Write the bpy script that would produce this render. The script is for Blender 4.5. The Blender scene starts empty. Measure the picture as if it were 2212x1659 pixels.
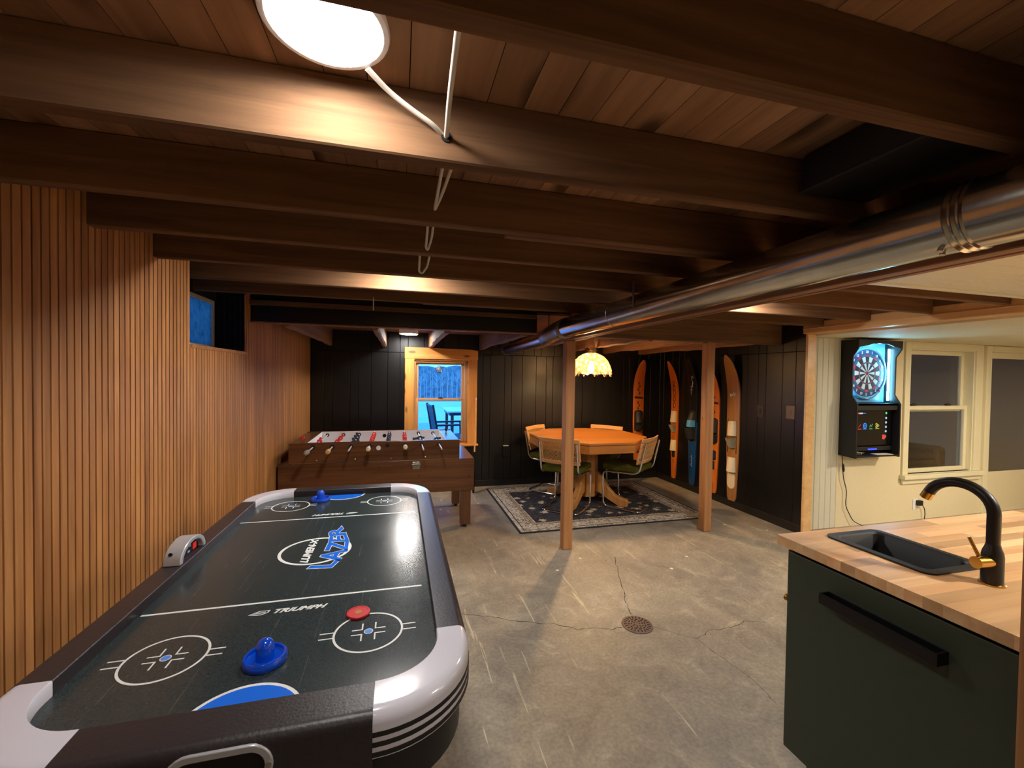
import bpy, math, random
from mathutils import Vector, Matrix
random.seed(7)
SC = bpy.context.scene
COL = SC.collection
PI = math.pi

def srgb(r, g, b, a=1.0):
    f = lambda c: (c/255/12.92) if c/255 <= 0.04045 else ((c/255+0.055)/1.055)**2.4
    return (f(r), f(g), f(b), a)

# ------------------------------------------------------------------ camera
cam_d = bpy.data.cameras.new('camera')
cam = bpy.data.objects.new('camera', cam_d); COL.objects.link(cam)
FPX = 915.0
def _n(v): return v.normalized()
def _pc(u, v): return Vector((u-1106.0, -(v-829.5), -FPX))
_Y = _n(_pc(864, 808)); _X = _pc(4560, 862); _X = _n(_X-_Y*_X.dot(_Y)); _Z = _X.cross(_Y)
cam.matrix_world = Matrix.Translation((0, 0, 1.5)) @ Matrix((_X, _Y, _Z)).to_4x4()
cam_d.sensor_fit = 'HORIZONTAL'; cam_d.sensor_width = 36.0
cam_d.lens = FPX/2212*36.0
cam_d.clip_start = 0.02; cam_d.clip_end = 600
SC.camera = cam

# ------------------------------------------------------------------ world (dusk sky), exposure
W = bpy.data.worlds.new('dusk'); SC.world = W; W.use_nodes = True
wn = W.node_tree; wn.nodes.clear()
_out = wn.nodes.new('ShaderNodeOutputWorld'); _bg = wn.nodes.new('ShaderNodeBackground')
_tc = wn.nodes.new('ShaderNodeTexCoord'); _sx = wn.nodes.new('ShaderNodeSeparateXYZ'); _cr = wn.nodes.new('ShaderNodeValToRGB')
wn.links.new(_tc.outputs['Generated'], _sx.inputs[0]); wn.links.new(_sx.outputs['Z'], _cr.inputs[0])
_cr.color_ramp.elements[0].position = 0.0; _cr.color_ramp.elements[0].color = (0.065, 0.40, 1.0, 1)
_cr.color_ramp.elements[1].position = 0.6; _cr.color_ramp.elements[1].color = (0.025, 0.20, 0.80, 1)
wn.links.new(_cr.outputs[0], _bg.inputs[0]); _bg.inputs[1].default_value = 5.6
wn.links.new(_bg.outputs[0], _out.inputs[0])
SC.view_settings.view_transform = 'Standard'; SC.view_settings.look = 'None'
SC.view_settings.gamma = 1.0; SC.view_settings.use_curve_mapping = False
SC.view_settings.exposure = 0.0
LED = 150.0            # radiance of the ceiling discs
PORCH_LED = 560.0
LAMP = 1150.0           # pendant bulb

# ------------------------------------------------------------------ node helpers
def N(nt, typ, ins=None, **props):
    n = nt.nodes.new(typ)
    for k, v in props.items(): setattr(n, k, v)
    for k, v in (ins or {}).items():
        s = n.inputs[k]
        if isinstance(v, bpy.types.NodeSocket): nt.links.new(v, s)
        else: s.default_value = v
    return n
def MA(nt, op, a, b=None, c=None, clamp=False):
    n = nt.nodes.new('ShaderNodeMath'); n.operation = op; n.use_clamp = clamp
    for i, v in enumerate((a, b, c)):
        if v is None: continue
        if isinstance(v, bpy.types.NodeSocket): nt.links.new(v, n.inputs[i])
        else: n.inputs[i].default_value = v
    return n.outputs[0]
def ramp(nt, fac, stops):
    n = nt.nodes.new('ShaderNodeValToRGB'); el = n.color_ramp.elements
    while len(el) < len(stops): el.new(0.5)
    for e, (p, c) in zip(el, stops):
        e.position = p; e.color = c if len(c) == 4 else (*c, 1)
    nt.links.new(fac, n.inputs[0]); return n.outputs[0]
def mixc(nt, fac, a, b, mode='MIX'):
    n = nt.nodes.new('ShaderNodeMix'); n.data_type = 'RGBA'; n.blend_type = mode
    for i, v in ((0, fac), (6, a), (7, b)):
        if isinstance(v, bpy.types.NodeSocket): nt.links.new(v, n.inputs[i])
        else: n.inputs[i].default_value = v
    return n.outputs[2]
def newmat(name):
    m = bpy.data.materials.new(name); m.use_nodes = True
    nt = m.node_tree; nt.nodes.clear()
    o = nt.nodes.new('ShaderNodeOutputMaterial'); p = nt.nodes.new('ShaderNodeBsdfPrincipled')
    nt.links.new(p.outputs[0], o.inputs[0])
    return m, nt, p
def setp(p, **kw):
    names = dict(color='Base Color', rough='Roughness', metal='Metallic', spec='Specular IOR Level', coat='Coat Weight', trans='Transmission Weight',
                 emit='Emission Color', estr='Emission Strength', sub='Subsurface Weight', sheen='Sheen Weight', ior='IOR', coat_rough='Coat Roughness')
    for k, v in kw.items(): p.inputs[names[k]].default_value = v
MAT = {}
def plain(name, color, rough=0.5, metal=0.0, noise=0.0, nscale=30, bump=0.0, **kw):
    m, nt, p = newmat(name)
    setp(p, color=color, rough=rough, metal=metal, **kw)
    if noise or bump:
        tc = N(nt, 'ShaderNodeTexCoord')
        nz = N(nt, 'ShaderNodeTexNoise', {'Vector': tc.outputs['Object'], 'Scale': nscale, 'Detail': 5.0})
        if noise:
            lo = tuple(c*(1-noise) for c in color[:3])+(1,); hi = tuple(min(1, c*(1+noise)) for c in color[:3])+(1,)
            nt.links.new(ramp(nt, nz.outputs['Fac'], [(0.3, lo), (0.7, hi)]), p.inputs['Base Color'])
        if bump:
            b = N(nt, 'ShaderNodeBump', {'Height': nz.outputs['Fac'], 'Strength': bump, 'Distance': 0.01})
            nt.links.new(b.outputs[0], p.inputs['Normal'])
    MAT[name] = m; return m
def wood(name, c1, c2, axis='z', scale=1.0, rough=0.5, var=0.2, knots=0.0, bump=0.1, ring=30.0, **kw):
    m, nt, p = newmat(name); setp(p, rough=rough, **kw)
    tc = N(nt, 'ShaderNodeTexCoord'); oi = N(nt, 'ShaderNodeObjectInfo')
    off = N(nt, 'ShaderNodeVectorMath', {0: (13.7, 7.3, 5.1)}, operation='SCALE'); nt.links.new(MA(nt, 'MULTIPLY', oi.outputs['Random'], 9.0), off.inputs['Scale'])
    ad = N(nt, 'ShaderNodeVectorMath', {0: tc.outputs['Object'], 1: off.outputs[0]}, operation='ADD')
    s = [ring, ring, ring]; s['xyz'.index(axis)] = 1.6
    mp = N(nt, 'ShaderNodeMapping', {'Vector': ad.outputs[0], 'Scale': tuple(q*scale for q in s)})
    n1 = N(nt, 'ShaderNodeTexNoise', {'Vector': mp.outputs[0], 'Scale': 1.0, 'Detail': 7.0, 'Roughness': 0.62, 'Distortion': 0.6})
    s2 = [6, 6, 6]; s2['xyz'.index(axis)] = 0.7
    mp2 = N(nt, 'ShaderNodeMapping', {'Vector': ad.outputs[0], 'Scale': tuple(q*scale for q in s2)})
    n2 = N(nt, 'ShaderNodeTexNoise', {'Vector': mp2.outputs[0], 'Scale': 1.0, 'Detail': 3.0})
    f = MA(nt, 'ADD', MA(nt, 'MULTIPLY', n1.outputs['Fac'], 0.65), MA(nt, 'MULTIPLY', n2.outputs['Fac'], 0.35))
    col = ramp(nt, f, [(0.34, c2), (0.64, c1)])
    if knots:
        s3 = [7, 7, 7]; s3['xyz'.index(axis)] = 2.6
        mp3 = N(nt, 'ShaderNodeMapping', {'Vector': ad.outputs[0], 'Scale': tuple(s3)})
        vo = N(nt, 'ShaderNodeTexVoronoi', {'Vector': mp3.outputs[0], 'Scale': 1.0})
        k = ramp(nt, vo.outputs['Distance'], [(0.0, (1, 1, 1)), (0.10*knots, (1, 1, 1)), (0.2*knots, (0, 0, 0))])
        col = mixc(nt, MA(nt, 'MULTIPLY', k, 0.85), col, tuple(c*0.22 for c in c2[:3])+(1,))
    hv = N(nt, 'ShaderNodeHueSaturation', {'Color': col, 'Value': MA(nt, 'ADD', MA(nt, 'MULTIPLY', oi.outputs['Random'], 2*var), 1-var)})
    nt.links.new(hv.outputs[0], p.inputs['Base Color'])
    if bump:
        b = N(nt, 'ShaderNodeBump', {'Height': n1.outputs['Fac'], 'Strength': bump, 'Distance': 0.003}); nt.links.new(b.outputs[0], p.inputs['Normal'])
    MAT[name] = m; return m
def emit(name, color, strength):
    m = bpy.data.materials.new(name); m.use_nodes = True; nt = m.node_tree; nt.nodes.clear()
    o = nt.nodes.new('ShaderNodeOutputMaterial'); e = nt.nodes.new('ShaderNodeEmission')
    e.inputs[0].default_value = color; e.inputs[1].default_value = strength; nt.links.new(e.outputs[0], o.inputs[0]); MAT[name] = m; return m
def pane_mat(name, tint=(1, 1, 1, 1), base=0.04):
    m = bpy.data.materials.new(name); m.use_nodes = True; nt = m.node_tree; nt.nodes.clear()
    o = nt.nodes.new('ShaderNodeOutputMaterial'); t = nt.nodes.new('ShaderNodeBsdfTransparent'); g = nt.nodes.new('ShaderNodeBsdfGlossy')
    t.inputs[0].default_value = tint; g.inputs['Roughness'].default_value = 0.01
    lw = N(nt, 'ShaderNodeLayerWeight', {'Blend': 0.5}); mx = nt.nodes.new('ShaderNodeMixShader')
    nt.links.new(MA(nt, 'ADD', MA(nt, 'MULTIPLY', MA(nt, 'POWER', lw.outputs['Facing'], 5.0), 0.9), base, clamp=True), mx.inputs[0]); nt.links.new(t.outputs[0], mx.inputs[1]); nt.links.new(g.outputs[0], mx.inputs[2])
    nt.links.new(mx.outputs[0], o.inputs[0]); MAT[name] = m; return m

# ------------------------------------------------------------------ mesh helpers
def fillet(pts, r, n=5):
    pts = [Vector(p) for p in pts]; out = [pts[0]]
    for i in range(1, len(pts)-1):
        a, b, c = pts[i-1], pts[i], pts[i+1]
        u = (a-b); v = (c-b); ru = min(r, u.length*0.49, v.length*0.49)
        p0 = b+u.normalized()*ru; p2 = b+v.normalized()*ru
        for k in range(n+1):
            t = k/n; out.append(p0*(1-t)**2+b*2*t*(1-t)+p2*t*t)
    out.append(pts[-1]); return out
class MB:
    def __init__(s): s.v = []; s.f = []
    def add(s, vs, fs):
        o = len(s.v); s.v += [tuple(v) for v in vs]; s.f += [tuple(i+o for i in f) for f in fs]; return s
    def box(s, x0, x1, y0, y1, z0, z1):
        return s.add([(x0,y0,z0),(x1,y0,z0),(x1,y1,z0),(x0,y1,z0),(x0,y0,z1),(x1,y0,z1),(x1,y1,z1),(x0,y1,z1)],
                     [(3,2,1,0),(4,5,6,7),(0,1,5,4),(1,2,6,5),(2,3,7,6),(3,0,4,7)])
    def obox(s, c, size, rot=None):
        m = MB().box(-size[0]/2, size[0]/2, -size[1]/2, size[1]/2, -size[2]/2, size[2]/2)
        R = rot or Matrix.Identity(3); c = Vector(c)
        return s.add([c+R@Vector(v) for v in m.v], m.f)
    def tube(s, path, r, n=8, closed=False, flat=1.0):
        path = [Vector(p) for p in path]; L = len(path); rings = []
        t0 = (path[1]-path[0]).normalized()
        up = Vector((0,0,1)) if abs(t0.z) < 0.9 else Vector((1,0,0))
        nrm = (up-t0*up.dot(t0)).normalized()
        for i in range(L):
            if closed: t = (path[(i+1) % L]-path[i-1]).normalized()
            elif i == 0: t = t0
            elif i == L-1: t = (path[i]-path[i-1]).normalized()
            else: t = ((path[i+1]-path[i]).normalized()+(path[i]-path[i-1]).normalized())
            if t.length < 1e-6: t = t0
            t.normalize(); nrm = nrm-t*nrm.dot(t)
            if nrm.length < 1e-6: nrm = t.orthogonal()
            nrm.normalize(); bn = t.cross(nrm)
            rr = r[i] if isinstance(r, (list, tuple)) else r
            rings.append([path[i]+nrm*math.cos(2*PI*k/n)*rr*flat+bn*math.sin(2*PI*k/n)*rr for k in range(n)])
        vs = [v for ring in rings for v in ring]; fs = []
        for i in range(L if closed else L-1):
            j = (i+1) % L
            for k in range(n): fs.append((i*n+k, i*n+(k+1) % n, j*n+(k+1) % n, j*n+k))
        if not closed: fs += [tuple(reversed(range(n))), tuple((L-1)*n+k for k in range(n))]
        return s.add(vs, fs)
    def cyl(s, p0, p1, r0, r1=None, n=16):
        return s.tube([p0, p1], [r0, r0 if r1 is None else r1], n)
    def lathe(s, prof, n=24, c=(0,0,0), axis='z', cap=True):
        vs = []; fs = []
        for (r, h) in prof:
            for k in range(n):
                a = 2*PI*k/n; x, y = r*math.cos(a), r*math.sin(a)
                p = {'z': (x, y, h), 'y': (x, h, -y), 'x': (h, x, y)}[axis]
                vs.append((p[0]+c[0], p[1]+c[1], p[2]+c[2]))
        L = len(prof)
        for i in range(L-1):
            for k in range(n): fs.append((i*n+k, i*n+(k+1) % n, (i+1)*n+(k+1) % n, (i+1)*n+k))
        if cap: fs += [tuple(reversed(range(n))), tuple((L-1)*n+k for k in range(n))]
        return s.add(vs, fs)
    def prism(s, poly, h0, h1, axis='z'):
        n = len(poly)
        def P(a, b, h): return {'z': (a, b, h), 'y': (a, h, b), 'x': (h, a, b)}[axis]
        vs = [P(a, b, h0) for a, b in poly]+[P(a, b, h1) for a, b in poly]
        fs = [tuple(reversed(range(n))), tuple(range(n, 2*n))]+[(i, (i+1) % n, n+(i+1) % n, n+i) for i in range(n)]
        return s.add(vs, fs)
    def strip(s, inner, outer, h0, h1, closed=False, axis='z'):
        """solid band between two equal-length outlines"""
        n = len(inner)
        def P(q, h): return {'z': (q[0], q[1], h), 'y': (q[0], h, q[1]), 'x': (h, q[0], q[1])}[axis]
        vs = []
        for a, b in zip(inner, outer): vs += [P(a, h0), P(b, h0), P(b, h1), P(a, h1)]
        fs = []
        for i in range(n if closed else n-1):
            j = (i+1) % n
            for k in range(4): fs.append((i*4+k, i*4+(k+1) % 4, j*4+(k+1) % 4, j*4+k))
        if not closed: fs += [(3, 2, 1, 0), tuple((n-1)*4+k for k in range(4))]
        return s.add(vs, fs)
    def sweep(s, sections):
        """list of closed cross-sections with equal counts"""
        n = len(sections[0]); vs = [v for sec in sections for v in sec]; fs = []
        for i in range(len(sections)-1):
            for k in range(n): fs.append((i*n+k, i*n+(k+1) % n, (i+1)*n+(k+1) % n, (i+1)*n+k))
        fs += [tuple(reversed(range(n))), tuple((len(sections)-1)*n+k for k in range(n))]
        return s.add(vs, fs)
    def xf(s, M):
        s.v = [tuple(M@Vector(v)) for v in s.v]; return s
    def mesh(s, name, mat, smooth=None):
        me = bpy.data.meshes.new(name); me.from_pydata(s.v, [], s.f)
        import bmesh
        bm = bmesh.new(); bm.from_mesh(me); bmesh.ops.recalc_face_normals(bm, faces=bm.faces); bm.to_mesh(me); bm.free()
        if mat: me.materials.append(MAT[mat] if isinstance(mat, str) else mat)
        if smooth is not None:
            me.shade_smooth(); me.set_sharp_from_angle(angle=math.radians(smooth))
        return me
    def build(s, name, mat, parent=None, bevel=0, seg=2, smooth=None, loc=(0,0,0), rot=(0,0,0)):
        return link(name, s.mesh(name, mat, smooth), parent, bevel, seg, loc, rot)
def link(name, me, parent=None, bevel=0, seg=2, loc=(0,0,0), rot=(0,0,0)):
    o = bpy.data.objects.new(name, me); COL.objects.link(o)
    o.location = loc; o.rotation_euler = rot
    if parent: o.parent = parent
    if bevel:
        b = o.modifiers.new('bevel', 'BEVEL'); b.width = bevel; b.segments = seg; b.limit_method = 'ANGLE'; b.angle_limit = math.radians(40)
        if seg > 1: b.harden_normals = False
    return o
def tag(o, label, cat=None, group=None, kind=None):
    o['label'] = label
    if cat: o['category'] = cat
    if group: o['group'] = group
    if kind: o['kind'] = kind
    return o
def empty(name, loc, label, cat, group=None, rz=0.0):
    o = bpy.data.objects.new(name, None); COL.objects.link(o); o.location = loc; o.rotation_euler = (0, 0, rz); o.empty_display_size = 0.1
    return tag(o, label, cat, group)
def struct(o, label=None):
    o['kind'] = 'structure'
    if label: o['label'] = label
    return o
def copy_tree(o, parent=None):
    c = o.copy(); COL.objects.link(c); c.parent = parent
    for ch in [k for k in bpy.data.objects if k.parent == o]: copy_tree(ch, c)
    return c
def text_mesh(name, body, size, mat, shear=0.0, extrude=0.0002, offset=0.0, space=1.0, align='CENTER'):
    cu = bpy.data.curves.new(name, 'FONT'); cu.body = body; cu.size = size; cu.shear = shear; cu.extrude = extrude; cu.offset = offset
    cu.space_character = space; cu.align_x = align; cu.align_y = 'CENTER'; cu.resolution_u = 3
    t = bpy.data.objects.new('tmp', cu); me = bpy.data.meshes.new_from_object(t); bpy.data.objects.remove(t); bpy.data.curves.remove(cu)
    me.name = name; me.materials.clear(); me.materials.append(MAT[mat]); return me
def arc(cx, cy, r, a0, a1, n=12):
    return [(cx+r*math.cos(math.radians(a0+(a1-a0)*i/n)), cy+r*math.sin(math.radians(a0+(a1-a0)*i/n))) for i in range(n+1)]

# ------------------------------------------------------------------ materials
wood('slat_wood', srgb(208,146,86), srgb(150,96,52), 'z', 1.0, 0.5, 0.12, bump=0.05)
wood('joist_wood', srgb(128,95,66), srgb(86,62,45), 'x', 0.8, 0.8, 0.12, bump=0.3, spec=0.15)
wood('joist_wood_y', srgb(128,95,66), srgb(86,62,45), 'y', 0.8, 0.8, 0.12, bump=0.3, spec=0.15)
wood('plank_wood', srgb(176,138,106), srgb(138,102,76), 'y', 0.7, 0.7, 0.2, knots=1.7, bump=0.15, spec=0.2)
wood('plank_wood_x', srgb(140,96,70), srgb(100,66,46), 'x', 0.7, 0.6, 0.16, knots=0.7, bump=0.15)
wood('beam_wood', srgb(150,104,68), srgb(104,68,44), 'y', 0.8, 0.55, 0.1, knots=0.4, bump=0.2)
wood('log_wood', srgb(146,108,78), srgb(96,66,46), 'y', 0.7, 0.7, 0.12, knots=0.6, bump=0.6)
wood('post_wood', srgb(178,124,74), srgb(132,86,50), 'z', 0.8, 0.65, 0.1, knots=0.35, bump=0.3)
wood('pine', srgb(232,166,88), srgb(204,130,58), 'z', 0.6, 0.4, 0.06, knots=0.8, bump=0.03)
wood('pine_x', srgb(232,166,88), srgb(204,130,58), 'x', 0.6, 0.4, 0.06, knots=0.8, bump=0.03)
wood('vinyl_oak', srgb(214,164,112), srgb(196,144,92), 'z', 0.8, 0.4, 0.03, bump=0.0)
wood('walnut', srgb(112,72,44), srgb(74,44,25), 'x', 0.7, 0.25, 0.05, bump=0.02)
wood('walnut_z', srgb(112,72,44), srgb(74,44,25), 'z', 0.7, 0.3, 0.05, bump=0.02)
wood('oak_top', srgb(196,126,56), srgb(164,98,38), 'x', 0.7, 0.3, 0.03, bump=0.02)
wood('oak', srgb(206,146,78), srgb(168,110,54), 'z', 0.7, 0.4, 0.08, bump=0.05)
wood('beech', srgb(222,168,112), srgb(196,138,84), 'x', 0.8, 0.4, 0.05, bump=0.02)
wood('cane', srgb(214,172,112), srgb(184,138,80), 'x', 1.0, 0.5, 0.05, bump=0.0)
wood('butcher', srgb(232,192,142), srgb(204,152,102), 'x', 0.6, 0.35, 0.3, bump=0.01)
wood('ski_orange', srgb(214,122,46), srgb(182,92,30), 'z', 0.5, 0.25, 0.05, bump=0.0)
wood('ski_brown', srgb(176,128,76), srgb(148,100,56), 'z', 0.8, 0.3, 0.04, bump=0.02)
wood('tan_trim', srgb(230,190,134), srgb(206,160,104), 'y', 0.6, 0.3, 0.05, bump=0.02)
wood('cue_wood', srgb(226,180,116), srgb(206,156,92), 'z', 0.6, 0.25, 0.03, bump=0.0)
plain('backing', srgb(26,17,11), 0.9)
plain('black_panel', srgb(15,14,14), 0.36, noise=0.2, nscale=7, bump=0.12, spec=0.5)
plain('black_base', srgb(24,22,21), 0.4)
plain('cream', srgb(226,214,180), 0.6, noise=0.02)
plain('cream_trim', srgb(230,222,190), 0.4)
plain('bead', srgb(214,212,194), 0.5)
plain('dim_wall', srgb(196,176,142), 0.8)
plain('carpet', srgb(190,172,148), 0.95, noise=0.25, nscale=14, bump=0.4)
plain('sofa', srgb(110,86,56), 0.85, noise=0.15, nscale=20)
plain('galv', srgb(190,188,180), 0.2, 1.0, noise=0.1, nscale=9, bump=0.06)
plain('galv_dull', srgb(150,146,136), 0.4, 1.0, noise=0.15, nscale=14, bump=0.1)
plain('duct_dark', srgb(34,30,28), 0.6, 0.3)
plain('white_plastic', srgb(235,235,238), 0.3)
plain('cable_white', srgb(214,208,196), 0.45)
plain('black_matte', srgb(18,17,17), 0.5)
plain('black_gloss', srgb(12,12,13), 0.2)
plain('black_metal', srgb(14,12,14), 0.4)
plain('dark_cord', srgb(16,15,15), 0.5)
plain('chrome', srgb(225,225,228), 0.08, 1.0)
plain('steel', srgb(190,186,176), 0.25, 1.0)
plain('rod_steel', srgb(225,222,216), 0.4, 0.7)
plain('brass', srgb(196,152,72), 0.25, 1.0)
plain('silver_plastic', srgb(182,184,188), 0.3, 0.3)
plain('rail_black', srgb(44,38,40), 0.38, noise=0.15, nscale=140, bump=0.1)
plain('rail_white', srgb(212,210,220), 0.16, spec=0.6)
plain('red_plastic', srgb(196,28,34), 0.35)
plain('red_bright', srgb(226,48,36), 0.35)
plain('navy_plastic', srgb(30,38,50), 0.35)
plain('flesh', srgb(196,70,50), 0.4)
plain('blue_plastic', srgb(8,72,200), 0.1, spec=0.7, coat=0.4)
plain('mark_white', srgb(226,228,226), 0.3)
plain('mark_blue', srgb(20,104,222), 0.3)
plain('mark_paleblue', srgb(70,140,230), 0.3)
plain('green_velvet', srgb(82,80,26), 0.95, noise=0.25, nscale=12, spec=0.1)
plain('cabinet_green', srgb(52,60,46), 0.45, noise=0.05)
plain('sink_black', srgb(11,11,12), 0.5, noise=0.3, nscale=300)
plain('rubber', srgb(34,34,30), 0.6)
plain('rubber_white', srgb(226,212,180), 0.55)
plain('rubber_grey', srgb(150,142,120), 0.6)
plain('ski_black', srgb(22,24,30), 0.2)
plain('ski_blue', srgb(26,66,116), 0.25)
plain('ski_lightblue', srgb(70,150,206), 0.4)
plain('ink', srgb(44,20,12), 0.4)
plain('iron', srgb(112,92,78), 0.6, 0.4, noise=0.2, nscale=60)
plain('hole', srgb(6,5,5), 0.9)
plain('bronze', srgb(70,54,36), 0.4, 0.6)
plain('plate_dark', srgb(50,44,38), 0.35)
plain('chip', srgb(176,124,60), 0.7)
plain('fur', srgb(120,40,20), 0.5)
plain('paper', srgb(226,220,206), 0.6)
plain('snow', srgb(206,210,214), 0.8, noise=0.06, nscale=2)
plain('paver', srgb(176,180,186), 0.8, noise=0.12, nscale=3)
plain('lake_water', srgb(120,126,132), 0.25)
plain('woods', srgb(128,128,128), 0.9, noise=0.4, nscale=0.8)
plain('bark', srgb(196,190,176), 0.9)
plain('patio_frame', srgb(26,28,32), 0.5)
plain('patio_sling', srgb(46,48,54), 0.7)
plain('patio_top', srgb(200,206,208), 0.3)
plain('glass_bead', srgb(220,180,140), 0.1, trans=0.3)
for _k, _s in (('led', 0.62), ('led_rear', 0.2), ('led_mid', 1.6), ('led_back', 1.3)): emit(_k, (1.0, 0.96, 0.915, 1), LED*_s)
emit('led_porch', (1.0, 0.86, 0.64, 1), PORCH_LED)
emit('led_kitchen', (1.0, 0.94, 0.86, 1), LED*3.0)
emit('bulb', (1.0, 0.60, 0.26, 1), LAMP)
emit('led_blue', (0.25, 0.72, 1.0, 1), 50)
emit('scr_red', (1.0, 0.06, 0.05, 1), 1.2); emit('scr_blue', (0.05, 0.3, 1.0, 1), 1.2); emit('scr_green', (0.15, 0.9, 0.3, 1), 0.9)
emit('scr_yellow', (0.75, 0.7, 0.1, 1), 0.9); emit('scr_white', (0.6, 0.75, 0.9, 1), 0.9); emit('scr_dark', (0.012, 0.013, 0.018, 1), 1.0)
emit('digit_red', (0.9, 0.05, 0.04, 1), 0.6); emit('blue_glow', (0.03, 0.05, 1.0, 1), 3.0)
pane_mat('pane')

def concrete():
    m, nt, p = newmat('concrete'); MAT['concrete'] = m
    tc = N(nt, 'ShaderNodeTexCoord'); v = tc.outputs['Object']
    big = N(nt, 'ShaderNodeTexNoise', {'Vector': v, 'Scale': 0.9, 'Detail': 6.0, 'Roughness': 0.6, 'Distortion': 0.5})
    mid = N(nt, 'ShaderNodeTexNoise', {'Vector': v, 'Scale': 5.0, 'Detail': 8.0, 'Roughness': 0.7, 'Distortion': 1.2})
    fine = N(nt, 'ShaderNodeTexNoise', {'Vector': v, 'Scale': 60.0, 'Detail': 4.0})
    c = ramp(nt, big.outputs['Fac'], [(0.3, srgb(112,104,92)), (0.5, srgb(146,134,116)), (0.72, srgb(184,170,144))])
    c2 = ramp(nt, mid.outputs['Fac'], [(0.3, srgb(92,84,76)), (0.55, srgb(146,134,116)), (0.75, srgb(196,182,154))])
    c = mixc(nt, 0.5, c, c2)
    c = mixc(nt, 0.35, c, ramp(nt, fine.outputs['Fac'], [(0.3, (0.25,0.25,0.25)), (0.7, (0.75,0.75,0.75))]), 'OVERLAY')
    for ang, sc, w in ((0.5, 3.0, 0.7), (-0.9, 2.2, 0.6), (1.35, 4.0, 0.5)):       # trowel and drag scratches
        mp = N(nt, 'ShaderNodeMapping', {'Vector': v, 'Rotation': (0, 0, ang), 'Scale': (sc*7, sc*0.35, 1)})
        nz = N(nt, 'ShaderNodeTexNoise', {'Vector': mp.outputs[0], 'Scale': 1.0, 'Detail': 3.0, 'Distortion': 0.3})
        k = ramp(nt, nz.outputs['Fac'], [(0.69, (0,0,0)), (0.71, (1,1,1)), (0.735, (0,0,0))])
        c = mixc(nt, MA(nt, 'MULTIPLY', k, w), c, srgb(214,198,162))
    vo = N(nt, 'ShaderNodeTexVoronoi', {'Vector': v, 'Scale': 5.5, 'Randomness': 1.0})   # paint flecks
    wob = MA(nt, 'MULTIPLY', N(nt, 'ShaderNodeTexNoise', {'Vector': v, 'Scale': 70.0}).outputs['Fac'], 0.05)
    d = MA(nt, 'ADD', vo.outputs['Distance'], wob)
    sel = N(nt, 'ShaderNodeSeparateColor', {0: vo.outputs['Color']})
    fleck = MA(nt, 'MULTIPLY', MA(nt, 'LESS_THAN', d, MA(nt, 'ADD', MA(nt, 'MULTIPLY', sel.outputs[1], 0.07), 0.04)), MA(nt, 'GREATER_THAN', sel.outputs[0], 0.45))
    c = mixc(nt, fleck, c, srgb(226,218,196))
    dark = MA(nt, 'MULTIPLY', MA(nt, 'LESS_THAN', d, 0.06), MA(nt, 'LESS_THAN', sel.outputs[0], 0.12))
    c = mixc(nt, MA(nt, 'MULTIPLY', dark, 0.7), c, srgb(80,64,52))
    nt.links.new(c, p.inputs['Base Color'])
    nt.links.new(MA(nt, 'ADD', MA(nt, 'MULTIPLY', mid.outputs['Fac'], 0.35), 0.35), p.inputs['Roughness'])
    b = N(nt, 'ShaderNodeBump', {'Height': fine.outputs['Fac'], 'Strength': 0.12, 'Distance': 0.004}); nt.links.new(b.outputs[0], p.inputs['Normal'])
concrete()
def playfield():
    m, nt, p = newmat('playfield'); MAT['playfield'] = m
    tc = N(nt, 'ShaderNodeTexCoord'); v = tc.outputs['Object']
    fine = N(nt, 'ShaderNodeTexNoise', {'Vector': v, 'Scale': 220.0, 'Detail': 2.0})
    big = N(nt, 'ShaderNodeTexNoise', {'Vector': v, 'Scale': 4.0, 'Detail': 5.0})
    c = ramp(nt, fine.outputs['Fac'], [(0.3, srgb(38,46,48)), (0.75, srgb(56,65,66))])
    vo = N(nt, 'ShaderNodeTexVoronoi', {'Vector': v, 'Scale': 40.0}); c = mixc(nt, MA(nt, 'MULTIPLY', MA(nt, 'LESS_THAN', vo.outputs['Distance'], 0.05), 0.5), c, srgb(120,122,116))
    for ang in (0.3, 1.1, 2.0):
        mp = N(nt, 'ShaderNodeMapping', {'Vector': v, 'Rotation': (0, 0, ang), 'Scale': (90, 2.2, 1)})
        nz = N(nt, 'ShaderNodeTexNoise', {'Vector': mp.outputs[0], 'Scale': 1.0, 'Detail': 2.0})
        k = ramp(nt, nz.outputs['Fac'], [(0.72, (0,0,0)), (0.735, (1,1,1)), (0.75, (0,0,0))])
        c = mixc(nt, MA(nt, 'MULTIPLY', k, 0.35), c, srgb(120,124,122))
    nt.links.new(c, p.inputs['Base Color'])
    nt.links.new(MA(nt, 'ADD', MA(nt, 'MULTIPLY', big.outputs['Fac'], 0.16), 0.14), p.inputs['Roughness'])
    p.inputs['Specular IOR Level'].default_value = 0.45
playfield()
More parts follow.
